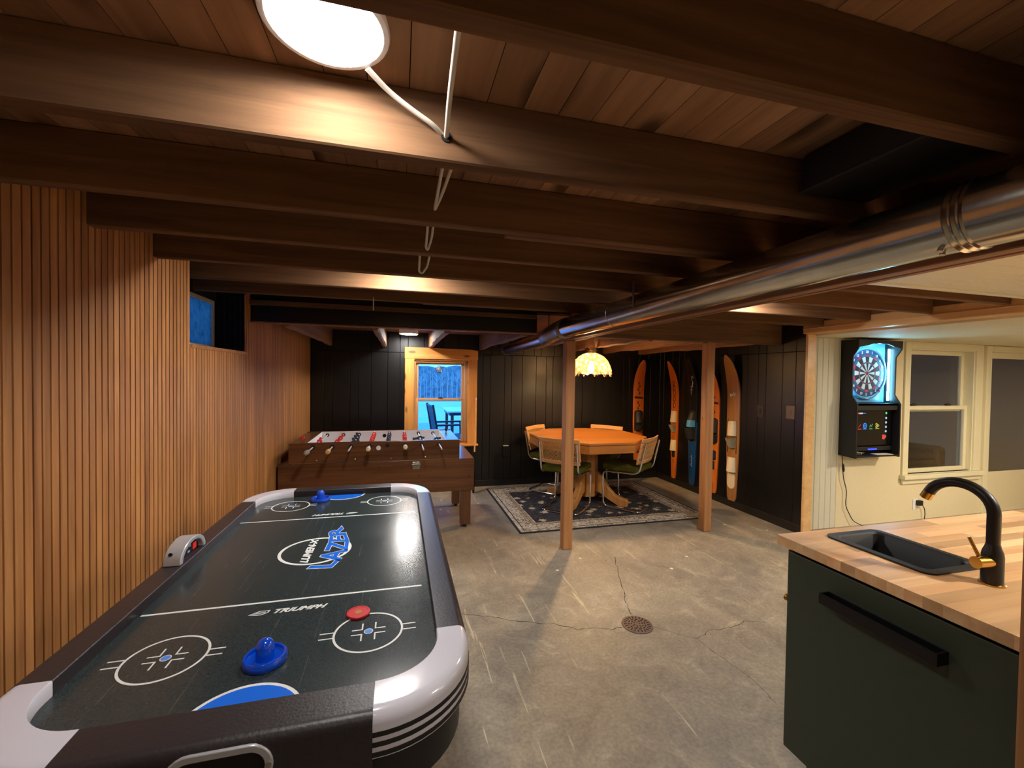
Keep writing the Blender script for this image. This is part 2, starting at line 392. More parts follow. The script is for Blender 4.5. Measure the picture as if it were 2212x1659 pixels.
def rug_mat(hx, hy):
    m, nt, p = newmat('rug_pile'); MAT['rug_pile'] = m; setp(p, rough=0.95)
    tc = N(nt, 'ShaderNodeTexCoord'); v = tc.outputs['Object']; xyz = N(nt, 'ShaderNodeSeparateXYZ', {0: v})
    ax = MA(nt, 'SUBTRACT', hx, MA(nt, 'ABSOLUTE', xyz.outputs[0])); ay = MA(nt, 'SUBTRACT', hy, MA(nt, 'ABSOLUTE', xyz.outputs[1]))
    d = MA(nt, 'MINIMUM', ax, ay)
    nz = N(nt, 'ShaderNodeTexNoise', {'Vector': v, 'Scale': 24.0, 'Detail': 5.0, 'Distortion': 2.0})
    n2 = N(nt, 'ShaderNodeTexNoise', {'Vector': v, 'Scale': 8.0, 'Detail': 4.0, 'Distortion': 3.0})
    beige = srgb(196,178,150); dark = srgb(34,32,38)
    border = ramp(nt, nz.outputs['Fac'], [(0.38, srgb(92,76,70)), (0.47, srgb(178,160,136)), (0.62, srgb(206,192,168))])
    wv = N(nt, 'ShaderNodeTexVoronoi', {'Vector': v, 'Scale': 7.0}); dd = MA(nt, 'ADD', wv.outputs['Distance'], MA(nt, 'MULTIPLY', nz.outputs['Fac'], 0.75))
    field = ramp(nt, dd, [(0.55, srgb(206,186,150)), (0.63, srgb(140,122,100)), (0.68, dark)])
    vine = ramp(nt, n2.outputs['Fac'], [(0.485, (0,0,0)), (0.5, (1,1,1)), (0.515, (0,0,0))])
    field = mixc(nt, MA(nt, 'MULTIPLY', vine, 0.35), field, beige)
    def band(lo, hi): return MA(nt, 'MULTIPLY', MA(nt, 'GREATER_THAN', d, lo), MA(nt, 'LESS_THAN', d, hi))
    c = mixc(nt, MA(nt, 'GREATER_THAN', d, 0.24), border, field)
    c = mixc(nt, band(0.205, 0.225), c, srgb(150,118,80)); c = mixc(nt, band(0.06, 0.07), c, dark); c = mixc(nt, band(0.19, 0.197), c, dark)
    c = mixc(nt, MA(nt, 'LESS_THAN', d, 0.022), c, srgb(30,30,32))
    nt.links.new(c, p.inputs['Base Color'])
    b = N(nt, 'ShaderNodeBump', {'Height': nz.outputs['Fac'], 'Strength': 0.3, 'Distance': 0.004}); nt.links.new(b.outputs[0], p.inputs['Normal'])
rug_mat(1.075, 0.81)
def frosted():
    m = bpy.data.materials.new('frosted'); m.use_nodes = True; nt = m.node_tree; nt.nodes.clear(); MAT['frosted'] = m
    o = nt.nodes.new('ShaderNodeOutputMaterial'); t = nt.nodes.new('ShaderNodeBsdfTranslucent'); g = nt.nodes.new('ShaderNodeBsdfTransparent'); mx = nt.nodes.new('ShaderNodeMixShader')
    tc = N(nt, 'ShaderNodeTexCoord'); nz = N(nt, 'ShaderNodeTexNoise', {'Vector': tc.outputs['Object'], 'Scale': 25.0, 'Detail': 6.0})
    nt.links.new(ramp(nt, nz.outputs['Fac'], [(0.28, (0.07,0.08,0.09)), (0.42, (0.15,0.16,0.18)), (0.7, (0.21,0.22,0.24))]), t.inputs[0])
    mx.inputs[0].default_value = 0.03; nt.links.new(t.outputs[0], mx.inputs[1]); nt.links.new(g.outputs[0], mx.inputs[2]); nt.links.new(mx.outputs[0], o.inputs[0])
frosted()
def shade_glass():
    m = bpy.data.materials.new('shade_glass'); m.use_nodes = True; nt = m.node_tree; nt.nodes.clear(); MAT['shade_glass'] = m
    o = nt.nodes.new('ShaderNodeOutputMaterial'); t = nt.nodes.new('ShaderNodeBsdfTranslucent'); g = nt.nodes.new('ShaderNodeBsdfTransparent'); gl = nt.nodes.new('ShaderNodeBsdfGlossy')
    tc = N(nt, 'ShaderNodeTexCoord'); mp = N(nt, 'ShaderNodeMapping', {'Vector': tc.outputs['Object'], 'Scale': (1, 1, 1)})
    vo = N(nt, 'ShaderNodeTexVoronoi', {'Vector': mp.outputs[0], 'Scale': 24.0}); nz = N(nt, 'ShaderNodeTexNoise', {'Vector': mp.outputs[0], 'Scale': 40.0, 'Detail': 3.0})
    nt.links.new(ramp(nt, MA(nt, 'ADD', vo.outputs['Distance'], MA(nt, 'MULTIPLY', nz.outputs['Fac'], 0.5)), [(0.3, (0.60,0.52,0.38)), (0.6, (0.28,0.20,0.12)), (0.85, (0.10,0.065,0.036))]), t.inputs[0])
    m1 = nt.nodes.new('ShaderNodeMixShader'); m2 = nt.nodes.new('ShaderNodeMixShader'); gl.inputs['Roughness'].default_value = 0.15
    m1.inputs[0].default_value = 0.30; nt.links.new(t.outputs[0], m1.inputs[1]); nt.links.new(g.outputs[0], m1.inputs[2])
    m2.inputs[0].default_value = 0.06; nt.links.new(m1.outputs[0], m2.inputs[1]); nt.links.new(gl.outputs[0], m2.inputs[2]); nt.links.new(m2.outputs[0], o.inputs[0])
shade_glass()

# ------------------------------------------------------------------ the setting
XL, XR, YB, YF = -1.05, 3.77, 5.61, -1.6           # left wall face, right black wall face, back wall face, wall behind the viewer
ZJ, ZC = 2.0, 2.155                                # joist bottoms, underside of the floor boards above
JY = [-1.03, -0.63, -0.22, 0.185, 0.59, 1.01, 1.43, 1.80, 2.21, 2.63, 3.03]

floor = struct(MB().box(-1.4, 8.6, YF, 6.6, -0.1, 0).build('floor', 'concrete'), 'worn concrete floor with cracks and paint flecks')
def ribbon(pts, w, name='crack', mat='hole'):
    rnd = random.Random(len(pts)+int(pts[0][0]*100)); fine = []
    for (a, b) in zip(pts[:-1], pts[1:]):
        for k in range(5):
            t = k/5; fine.append((a[0]+(b[0]-a[0])*t+rnd.uniform(-.007,.007), a[1]+(b[1]-a[1])*t+rnd.uniform(-.007,.007)))
    fine.append(pts[-1]); v = []; f = []
    for i, p in enumerate(fine):
        q = fine[min(i+1, len(fine)-1)]; o = fine[max(i-1, 0)]; dx, dy = q[0]-o[0], q[1]-o[1]; L = math.hypot(dx, dy) or 1
        ww = w*rnd.uniform(0.35, 1.0); v += [(p[0]-dy/L*ww, p[1]+dx/L*ww, 0.0004), (p[0]+dy/L*ww, p[1]-dx/L*ww, 0.0004)]
    for i in range(len(fine)-1): f.append((2*i, 2*i+1, 2*i+3, 2*i+2))
    return MB().add(v, f).build(name, mat, floor)
ribbon([(1.742,3.168),(1.657,2.955),(1.55,2.691),(1.473,2.501),(1.431,2.368)], 0.0025)
ribbon([(0.30,2.66),(0.504,2.565),(0.601,2.526),(0.714,2.454),(0.912,2.384),(1.036,2.297),(1.147,2.285),(1.229,2.251),(1.304,2.255)], 0.003)
ribbon([(1.483,2.212),(1.579,2.133),(1.666,2.051),(1.793,2.102),(1.993,2.105),(2.075,2.137),(2.204,2.099)], 0.002)
ribbon([(1.666,2.051),(1.69,1.9),(1.72,1.7),(1.70,1.55)], 0.0015)

# left wall: dark backing, every slat its own piece, opening for the small high window
wall_left = struct(MB().box(XL-0.25, XL-0.012, YF, 2.568, 0, 2.3).box(XL-0.25, XL-0.012, 3.372, YB+0.3, 0, 2.3).box(XL-0.25, XL-0.012, 2.568, 3.372, 0, 1.64)
                   .build('wall_left', 'backing'), 'wall clad in narrow vertical brown wood slats')
PITCH = 0.0335
def slat_mesh(z1): return MB().box(0, 0.012, 0.0032, PITCH-0.0032, 0, z1).mesh('slat', 'slat_wood')
slat_full, slat_low = slat_mesh(2.155), slat_mesh(1.64)
y = 0.20; cnt = 0
while y < YB-PITCH*0.6:
    low = 2.568-0.01 < y+PITCH/2 < 3.372
    link('slat', slat_low if low else slat_full, wall_left, loc=(XL-0.012, y, 0)); y += PITCH; cnt += 1
wl = struct(MB().box(XL-0.03, XL-0.014, YF, 0.2, 0, 2.155).build('wall_left_rear', 'slat_wood'), 'plain rear end of the slat wall behind the viewer')
# small high window in the slat wall
w2 = struct(MB().box(-1.275, -1.255, 2.56, 3.38, 1.645, 1.985).build('window_2', 'frosted'), 'small frosted basement window glowing blue')
fr = MB()
for b in ((2.56,2.595,1.645,1.985),(3.345,3.38,1.645,1.985)): fr.box(-1.285, -1.245, b[0], b[1], b[2], b[3])
fr.box(-1.285, -1.245, 2.595, 3.345, 1.645, 1.675); fr.box(-1.285, -1.245, 2.595, 3.345, 1.96, 1.985)
fr.build('window_frame', 'bead', w2)
MB().box(-1.26, XL+0.004, 2.56, 3.38, 1.622, 1.64).build('window_sill', 'slat_wood', w2)
rev = MB().box(-0.012, 0, 0, 0.0285, 0, 0.40).mesh('reveal_slat', 'slat_wood')
for k in range(6): link('reveal_slat', rev, w2, loc=(-1.083-k*PITCH, 3.372, 1.64), rot=(0, 0, -PI/2))
MB().box(-1.30, XL-0.012, 3.386, 3.42, 1.6, 2.2).box(-1.30, -1.235, 2.5, 3.42, 1.985, 2.3).box(-1.30, XL-0.012, 2.5, 3.42, 2.156, 2.3).build('reveal_backing', 'backing', w2)

# back wall: black boards with recessed joints, opening for the pine window
WX0, WX1, WZ0, WZ1 = 0.165, 0.885, 0.60, 1.70
wb = MB().box(-1.4, WX0, YB+0.012, YB+0.12, 0, 2.3).box(WX1, 3.95, YB+0.012, YB+0.12, 0, 2.3).box(WX0, WX1, YB+0.012, YB+0.12, 0, WZ0).box(WX0, WX1, YB+0.012, YB+0.12, WZ1, 2.3)
wall_back = struct(wb.build('wall_back', 'hole'), 'back wall of black painted boards')
def boards(parent, a0, a1, z0, z1, place, widths, cuts=()):
    rnd = random.Random(3); a = a0; i = 0
    while a < a1-0.001:
        w = min(widths[i % len(widths)], a1-a); i += 1; segs = [(z0, z1)]
        for (c0, c1, d0, d1) in cuts:
            if a < c1-0.002 and a+w > c0+0.002: segs = [s for (s0, s1) in segs for s in ((s0, min(s1, d0)), (max(s0, d1), s1)) if s[1]-s[0] > 0.01]
        for (s0, s1) in segs: place(parent, a+0.0018, a+w-0.0018, s0, s1, rnd)
        a += w
def bb(parent, a, b, z0, z1, rnd): MB().box(a, b, YB+rnd.uniform(0,0.002), YB+0.02, z0, z1).build('board', 'black_panel', parent, bevel=0.002, seg=1)
BW = [0.15, 0.10, 0.20, 0.10, 0.15, 0.20]
cutw = ((0.12, 0.93, 0.5, 1.78),)
boards(wall_back, XL, 0.12, 0.0, 1.775, bb, BW); boards(wall_back, 0.93, XR, 0.0, 1.775, bb, BW)
MB().box(0.12, 0.93, YB, YB+0.02, 0, 0.57).build('board', 'black_panel', wall_back)
boards(wall_back, XL, XR, 1.779, 2.05, bb, BW)
MB().box(XL, XR, YB-0.012, YB, 0, 0.085).build('baseboard_back', 'black_base', bevel=0.003)['kind'] = 'structure'
MB().box(XR-0.012, XR, 3.22, YB-0.012, 0, 0.085).build('baseboard_right', 'black_base', bevel=0.003)['kind'] = 'structure'

# right black wall
wall_right = struct(MB().box(XR+0.012, XR+0.09, 3.23, YB+0.12, 0, 2.3).build('wall_right', 'hole'), 'short right wall of black painted boards hung with skis')
def rb(parent, a, b, z0, z1, rnd): MB().box(XR-rnd.uniform(0,0.002), XR+0.02, a, b, z0, z1).build('board', 'black_panel', parent, bevel=0.002, seg=1)
boards(wall_right, 3.22, YB, 0, 1.775, rb, [0.10, 0.15, 0.20, 0.10, 0.15, 0.2]); boards(wall_right, 3.22, YB, 1.779, 2.02, rb, [0.10, 0.15, 0.20, 0.10, 0.15, 0.2])
t1 = struct(MB().box(XR-0.006, XR+0.095, 3.195, 3.22, 0, 1.94).build('trim_1', 'tan_trim', bevel=0.004), 'pale wood end casing of the black wall')
t2 = struct(MB().box(XR-0.02, XR+0.13, -0.6, 3.24, 1.94, 2.05).build('trim_2', 'tan_trim', bevel=0.008), 'varnished tan header over the porch opening')
MB().box(XR-0.028, XR+0.138, -0.6, 3.24, 1.985, 1.992).build('bead', 'tan_trim', t2, bevel=0.002)

# porch wall with beadboard, window and glazed door
YP = 3.30
wp = MB().box(XR+0.09, 5.235, YP+0.012, YP+0.12, 0, 2.3).box(5.235, 6.30, YP+0.012, YP+0.12, 0, 0.50).box(5.235, 6.30, YP+0.012, YP+0.12, 1.86, 2.3)
wp.box(6.30, 6.50, YP+0.012, YP+0.12, 0, 2.3).box(6.50, 8.5, YP+0.012, YP+0.12, 1.86, 2.3).box(8.0, 8.5, YP+0.012, YP+0.12, 0, 1.86)
wall_porch = struct(wp.build('wall_porch', 'cream'), 'cream painted porch wall')
for k in range(6): MB().box(3.865+k*0.072, 3.865+(k+1)*0.072-0.003, YP-0.004, YP+0.014, 0, 1.925).build('board', 'bead', wall_porch, bevel=0.004, seg=1)
MB().box(4.30, 8.0, YP, YP+0.0125, 0, 0.47).box(4.30, 5.2, YP, YP+0.0125, 0.47, 1.925).build('plaster', 'cream', wall_porch)
pc = struct(MB().box(XR+0.1, 8.5, YF, YP+0.02, 1.925, 2.0).build('ceiling_porch', 'cream'), 'cream porch ceiling')
def sash(parent, x0, x1, z0, z1, y, mat, fw=0.04, name='sash'):
    m = MB().box(x0, x0+fw, y, y+0.03, z0, z1).box(x1-fw, x1, y, y+0.03, z0, z1).box(x0+fw, x1-fw, y, y+0.03, z0, z0+fw).box(x0+fw, x1-fw, y, y+0.03, z1-fw, z1)
    s = m.build(name, mat, parent, bevel=0.003); MB().box(x0+fw-0.004, x1-fw+0.004, y+0.014, y+0.018, z0+fw-0.004, z1-fw+0.004).build('pane', 'pane', s); return s
w3 = struct(MB().box(5.19, 5.27, YP-0.02, YP+0.012, 0.50, 1.925).box(6.29, 6.40, YP-0.02, YP+0.012, 0.50, 1.925).box(5.27, 6.29, YP-0.02, YP+0.012, 1.855, 1.925)
            .build('window_3', 'cream_trim', bevel=0.006), 'white double-hung window beside the dart cabinet')
MB().box(5.17, 6.43, YP-0.06, YP+0.05, 0.455, 0.50).box(5.19, 6.41, YP-0.025, YP, 0.40, 0.455).build('window_sill', 'cream_trim', w3, bevel=0.006)
MB().box(5.27, 5.285, YP, YP+0.13, 0.5, 1.86).box(6.275, 6.29, YP, YP+0.13, 0.5, 1.86).box(5.285, 6.275, YP, YP+0.13, 1.845, 1.86).build('jamb', 'cream_trim', w3)
sash(w3, 5.285, 6.275, 1.17, 1.845, YP+0.085, 'cream_trim', 0.045); sash(w3, 5.285, 6.275, 0.50, 1.235, YP+0.045, 'cream_trim', 0.045)
for x in (5.42, 5.95): MB().box(x-0.035, x+0.035, YP+0.03, YP+0.055, 1.237, 1.252).cyl((x,YP+0.04,1.25),(x,YP+0.04,1.262),0.012).build('sash_lock', 'bronze', w3, bevel=0.002)
d1 = struct(MB().box(6.46, 6.53, YP-0.02, YP+0.05, 0, 1.92).box(6.53, 8.0, YP-0.02, YP+0.05, 1.85, 1.92).box(7.93, 8.0, YP-0.02, YP+0.05, 0, 1.85)
            .build('door_1', 'cream_trim', bevel=0.005), 'glazed white door at the right end of the porch wall')
sash(d1, 6.53, 7.93, 0.0, 1.85, YP+0.01, 'cream_trim', 0.07, 'door_panel')

# room beyond the porch glass
struct(MB().box(3.87, 8.6, YP+0.12, 6.6, 0.001, 0.02).build('floor_far_room', 'carpet'), 'beige carpet of the dim room beyond the glass')
wf = MB().box(3.88, 6.9, 6.5, 6.6, 0, 2.3).box(7.2, 8.6, 6.5, 6.6, 0, 2.3).box(6.9, 7.2, 6.5, 6.6, 0, 1.35).box(6.9, 7.2, 6.5, 6.6, 1.65, 2.3).box(8.5, 8.6, YF, 6.6, 0, 2.3)
struct(wf.build('wall_far_room', 'dim_wall'), 'dim walls of the room beyond the glass')
struct(MB().box(3.88, 8.6, YP+0.1, 6.6, 2.1, 2.2).build('ceiling_far_room', 'dim_wall'), 'dim ceiling of the room beyond the glass')
struct(MB().box(-1.4, 8.6, YF-0.1, YF, 0, 2.3).build('wall_front', 'dim_wall'), 'wall behind the viewer')

# ceiling: boards, joists, beam, headers
ceiling = struct(MB().box(-1.4, 3.9, YF, 3.52, ZC+0.022, ZC+0.08).box(-1.4, 3.9, 3.52, 5.75, 2.06, 2.2).build('ceiling', 'backing'), 'open basement ceiling of dark joists and floor boards')
pm = MB().box(0, 0.0885, 0, 3.52-YF, 0, 0.02).mesh('plank', 'plank_wood')
x = XL-0.02
while x < XR+0.05: link('plank', pm, ceiling, loc=(x, YF, ZC)); x += 0.0905
pm2 = MB().box(0, XR-XL+0.05, 0, 0.128, 0, 0.02).mesh('plank', 'plank_wood_x')
y = 3.53
while y < YB+0.05: link('plank', pm2, ceiling, loc=(XL-0.02, y, 2.035)); y += 0.13
def joist(yy, x0, x1, z0=ZJ, z1=ZC, th=0.042, name='joist'):
    return MB().box(x0, x1, yy, yy+th, z0, z1).build(name, 'joist_wood', ceiling, bevel=0.004, seg=1)
for yy in JY:
    joist(yy, XL-0.005 if not 2.5 < yy < 3.4 else -1.25, XR-0.02)
joist(1.478, 0.36, XR-0.02, 2.0, ZC, 0.04, 'sister_joist')
joist(3.075, 0.15, XR-0.02, 2.0, ZC, 0.04, 'sister_joist')
hb = MB().box(XL-0.005, 1.13, 3.46, 3.52, 1.868, 2.16).build('header_beam', 'black_panel', ceiling, bevel=0.003); hb['label'] = 'black painted header across the room'
MB().box(XL-0.005, 1.13, 3.455, 3.53, 1.860, 1.868).build('header_lip', 'beam_wood', ceiling)
MB().box(XL-0.005, 1.12, 3.43, 3.46, 1.985, 2.02).build('header_cleat', 'joist_wood', ceiling, bevel=0.003)
MB().box(1.46, XR, 3.49, 3.56, 1.855, 2.16).build('header_beam', 'joist_wood', ceiling, bevel=0.004)
for x in (-0.86, -0.22, 0.35, 1.02, 1.62, 2.25, 2.84, 3.42):
    n = 14; secs = []; rnd = random.Random(int(x*100)+500)
    for i in range(n+1):
        yy = 3.52+(YB-3.52)*i/n; j = lambda s: rnd.uniform(-s, s)
        zb = 1.845+j(0.006) if i < n-2 else 1.838+j(0.005)
        secs.append([(x+j(.004),yy,zb+.012),(x+.012,yy,zb+j(.004)),(x+.042,yy,zb+j(.004)),(x+.055+j(.004),yy,zb+.012),(x+.055,yy,2.04),(x,yy,2.04)])
    MB().sweep(secs).build('rough_joist', 'log_wood', ceiling, smooth=35)
for k, x in enumerate((1.372, 1.402, 1.432)): MB().box(x, x+0.028, -0.9, 3.50, 1.812+0.002*(k == 1), ZJ).build('beam_ply', 'beam_wood', ceiling, bevel=0.003, seg=1)
# painted beadboard over the kitchen end
for k in range(30):
    y1 = 1.555-k*0.075
    MB().box(1.50, XR-0.03, y1-0.072, y1, 1.985, 1.998).build('beadboard', 'bead', ceiling, bevel=0.003, seg=1)
MB().box(1.50, XR-0.03, 1.555, 1.585, 1.975, 1.999).build('beadboard_edge', 'bead', ceiling, bevel=0.003)
MB().box(XR-0.02, XR+0.02, -0.6, YB, 2.05, 2.16).build('wall_plate', 'joist_wood_y', ceiling)

# pine window in the back wall
w1 = struct(MB().box(0.06, 0.18, YB-0.022, YB+0.01, 0.575, 1.72).box(0.875, 1.0, YB-0.022, YB+0.01, 0.575, 1.72).build('window_1', 'pine', bevel=0.005), 'pine framed double-hung window looking out to a blue dusk lake')
MB().prism([(0.055,1.70),(1.005,1.70),(1.005,1.825),(0.9,1.838),(0.055,1.852)], YB-0.026, YB+0.01, 'y').build('head_casing', 'pine_x', w1, bevel=0.004)
MB().box(0.045, 1.02, YB-0.045, YB+0.03, 0.555, 0.58).build('window_stool', 'pine_x', w1, bevel=0.005)
MB().box(0.16, 0.178, YB, YB+0.13, 0.58, 1.70).box(0.872, 0.89, YB, YB+0.13, 0.58, 1.70).box(0.178, 0.872, YB, YB+0.13, 1.682, 1.70).box(0.178, 0.872, YB, YB+0.13, 0.58, 0.60).build('jamb', 'pine', w1)
MB().box(0.178, 0.20, YB+0.03, YB+0.12, 0.60, 1.68).box(0.835, 0.872, YB+0.03, YB+0.12, 0.60, 1.68).box(0.2, 0.835, YB+0.03, YB+0.12, 1.655, 1.682).build('jamb_liner', 'vinyl_oak', w1, bevel=0.004)
sash(w1, 0.20, 0.835, 1.15, 1.668, YB+0.085, 'vinyl_oak', 0.036); sash(w1, 0.20, 0.835, 0.60, 1.19, YB+0.045, 'vinyl_oak', 0.036)
MB().box(0.49, 0.55, YB+0.035, YB+0.06, 1.19, 1.20).cyl((0.52,YB+0.045,1.2),(0.52,YB+0.045,1.208),0.009).build('sash_lock', 'bronze', w1, bevel=0.002)

# ------------------------------------------------------------------ ceiling lights
def disc_light(x, y, z, top, label, mat='led', r=0.102):
    e = empty('ceiling_light', (x, y, z), label, 'light', 'round ceiling lights')
    MB().lathe([(r, 0.0), (r+0.008, 0.001), (r+0.010, 0.006), (r+0.004, top), (0.02, top)], 40).build('trim_ring', 'white_plastic', e, smooth=40)
    MB().lathe([(0.002, -0.0035), (r*0.6, -0.003), (r*0.92, -0.0015), (r, 0.0005)], 40).build('diffuser', mat, e, smooth=60)
    return e
disc_light(-0.135, 0.825+0.02, 2.128, 0.027, 'large glaring round LED light nearest the viewer, above the air hockey table')
disc_light(0.02, 2.42, 2.128, 0.027, 'round LED light hidden between joists above the football table', 'led_mid')
disc_light(0.095, 5.12, 1.968, 0.066, 'small looking round LED light near the back window', 'led_back')
disc_light(2.42, 2.42, 2.128, 0.027, 'round LED light behind the beam, lighting the joists right of it', 'led_mid')
disc_light(2.55, 0.05, 1.979, 0.006, 'round LED light in the white boarded ceiling above the kitchen counter', 'led_kitchen')
disc_light(-0.135, -0.40, 2.128, 0.027, 'round LED light behind the viewer', 'led_rear')
disc_light(5.6, 1.55, 1.92, 0.005, 'round porch light in front of the white window', 'led_porch')
disc_light(5.6, -0.4, 1.92, 0.005, 'round porch light at the rear of the porch', 'led_porch')

# ------------------------------------------------------------------ posts
def post(x, y, z1, w, label, rz=0.0, boots=True):
    e = empty('wooden_post', (x, y, 0), label, 'post', 'rough support posts', rz)
    MB().box(-w/2, w/2, -w/2, w/2, 0, z1).build('shaft', 'post_wood', e, bevel=0.007)
    return e
post(1.418, 3.43, 1.812, 0.086, 'brown wooden post in front of the octagonal table')
post(2.925, 3.53, 1.855, 0.086, 'brown wooden post in front of the skis')
post(1.374, 0.563, 1.812, 0.09, 'brown wooden post at the right edge beside the counter')

# ------------------------------------------------------------------ air duct
du = empty('air_duct', (1.277, 0, 1.885), 'long galvanised metal air duct running along the ceiling beam', 'duct')
R1 = 0.076
def duct_sec(y0, y1, r=R1):
    n = max(2, int((y1-y0)/0.15)); MB().tube([(0, y0+(y1-y0)*i/n, 0) for i in range(n+1)], r, 32).build('duct_section', 'galv', du, smooth=40)
duct_sec(-0.9, 0.665, R1+0.002); duct_sec(0.65, 2.35); duct_sec(2.35, 3.16, R1-0.001)
for yy in (0.665, 0.68, 0.695):
    MB().lathe([(R1, yy-0.006), (R1+0.006, yy), (R1, yy+0.006)], 32, axis='y', cap=False).build('crimp_bead', 'galv', du, smooth=60)
MB().lathe([(R1+0.0005, 2.345), (R1+0.003, 2.35), (R1+0.0005, 2.356)], 32, axis='y', cap=False).build('seam_ring', 'galv', du, smooth=60)
col = MB(); rr = [R1+0.001, R1+0.006, R1+0.002, R1+0.007, R1+0.003, R1+0.007, R1+0.001]
for i in range(3): col.lathe([(R1, 3.14+i*0.02), (R1+0.007, 3.15+i*0.02), (R1, 3.16+i*0.02)], 32, axis='y', cap=False)
col.build('crimped_collar', 'galv_dull', du, smooth=50)
MB().tube(fillet([(0,3.15,0), (0,3.30,0), (-0.035,3.44,-0.03), (-0.02,3.60,-0.045)], 0.08, 6), [R1]*8+[R1-0.004]*6+[R1-0.008]*2, 28).build('elbow', 'galv_dull', du, smooth=45)
MB().tube([(-0.02,3.58,-0.045), (0.02,4.4,-0.05), (0.045,5.25,-0.06)], 0.062, 28).build('duct_section', 'galv', du, smooth=40)
MB().tube(fillet([(0.045,5.22,-0.06), (0.05,5.38,-0.062), (0.05,5.45,0.05), (0.05,5.46,0.16)], 0.09, 6), 0.064, 24).build('elbow', 'galv_dull', du, smooth=45)
MB().box(-0.15, 0.09, 0.66, 0.985, 0.165, 0.262).box(-0.158, 0.095, 0.65, 0.995, 0.158, 0.167).build('takeoff_boot', 'duct_dark', du, bevel=0.004)
for yy in (2.02, 3.35): MB().box(-R1-0.003, -R1+0.0005, yy, yy+0.018, -0.01, 0.115).box(-R1-0.004, -R1+0.002, yy, yy+0.018, 0.105, 0.125).build('hanger_strap', 'galv_dull', du)
MB().cyl((-0.035,0.72,-0.066), (-0.04,0.72,-0.076), 0.006, n=8).cyl((-0.02,0.725,-0.072), (-0.023,0.725,-0.081), 0.006, n=8).build('screw', 'steel', du)

# ------------------------------------------------------------------ cables under the ceiling
def cable(name, pts, r, label, fl=1.0, rad=0.04):
    o = MB().tube(fillet(pts, rad, 5), r, 8, flat=fl).build(name, 'cable_white', smooth=60); return tag(o, label, 'cable', 'white electric cables under the joists')
cable('ceiling_cable', [(0.078,0.60,2.03), (0.082,0.66,2.035), (0.09,0.85,2.05), (0.098,0.985,2.055), (0.10,1.03,2.055)], 0.0055, 'white cable hanging straight between the two nearest joists beside the bright light')
cable('ceiling_cable', [(-0.07,0.93,2.125), (-0.03,0.97,2.112), (0.02,0.985,2.09), (0.075,0.992,2.065), (0.104,1.03,2.055)], 0.008, 'flat white cable running from the bright light down to a joist hole', 0.4)
cable('ceiling_cable', [(0.10,1.04,2.03), (0.098,1.10,2.018), (0.094,1.25,1.985), (0.094,1.27,1.982), (0.108,1.2,2.0), (0.125,1.05,2.03)], 0.0045, 'white cable loop shaped like a V behind the second joist')
cable('ceiling_cable', [(0.085,1.47,2.03), (0.088,1.50,2.01), (0.09,1.64,1.978), (0.098,1.66,1.975), (0.108,1.60,2.0), (0.108,1.48,2.03)], 0.0045, 'white square cable loop behind the third joist')
cable('ceiling_cable', [(0.075,1.84,2.03), (0.078,1.88,2.01), (0.08,2.0,1.972), (0.095,2.02,1.968), (0.115,1.98,1.99), (0.12,1.85,2.02)], 0.005, 'white round cable loop behind the fourth joist')
cable('ceiling_cable', [(-0.178,3.035,2.03), (-0.178,3.03,1.995), (-0.178,3.03,1.93)], 0.004, 'short white cable end hanging down before the black header')
MB().lathe([(0.012, -0.002), (0.012, 0.002)], 16, (0.10, 1.008, 2.055), 'y').build('cable_hole', 'hole', ceiling)

# ------------------------------------------------------------------ air hockey table
HX, HY, HT, HS = -0.3225, 1.86, 0.80, 0.765
ht = empty('air_hockey_table', (HX, HY, 0), 'black and white air hockey table beside the slat wall', 'game table')
hw, hl = 0.5075, 0.96                   # outer half sizes
iw, il = 0.4255, 0.862                  # inner half sizes
RO, RI = 0.232, 0.150
seam_y, seam_x = 0.692, 0.2745
MB().prism([(iw+.02,-il+.1),(iw+.02,il-.1),(iw-.1,il+.03),(-iw+.1,il+.03),(-iw-.02,il-.1),(-iw-.02,-il+.1),(-iw+.1,-il-.03),(iw-.1,-il-.03)], HS-0.03, HS).build('playing_surface', 'playfield', ht)
def rail(name, x0, x1, y0, y1, side):
    # cross-section with a rounded outer top edge
    n = 6; r = 0.022
    if side in 'lr':
        a, b = (x1, x0) if side == 'l' else (x0, x1); s = 1 if b > a else -1
        sec = [(a, HT-0.036), (a, HT-0.002), (a+s*0.002, HT)]+[(b-s*r+s*r*math.sin(t*PI/2/n), HT-r+r*math.cos(t*PI/2/n)) for t in range(n+1)]+[(b, HT-0.09), (a+s*0.01, HT-0.09)]
        return MB().sweep([[(p, y0, q) for p, q in sec], [(p, y1, q) for p, q in sec]]).build(name, 'rail_black', ht, smooth=35)
    a, b = (y1, y0) if side == 'n' else (y0, y1); s = 1 if b > a else -1
    sec = [(a, HT-0.036), (a, HT-0.002), (a+s*0.002, HT)]+[(b-s*r+s*r*math.sin(t*PI/2/n), HT-r+r*math.cos(t*PI/2/n)) for t in range(n+1)]+[(b, HT-0.20), (a+s*0.01, HT-0.20)]
    return MB().sweep([[(x0, p, q) for p, q in sec], [(x1, p, q) for p, q in sec]]).build(name, 'rail_black', ht, smooth=35)
rail('side_rail', -hw, -iw, -seam_y, seam_y, 'l'); rail('side_rail', iw, hw, -seam_y, seam_y, 'r')
ne = rail('end_rail', -seam_x, seam_x, -hl-0.005, -il, 'n'); fe = rail('end_rail', -seam_x, seam_x, il, hl+0.005, 'f')
MB().prism([(-0.06,0),(-0.03,0.003),(0,0.001),(0.004,0.008),(-0.02,0.010),(-0.05,0.004)], -0.0006, 0.0006, 'z').build('worn_chip', 'chip', ne, loc=(0.06, -hl+0.008, HT-0.0052), rot=(-0.45+0.9, 0, 0))
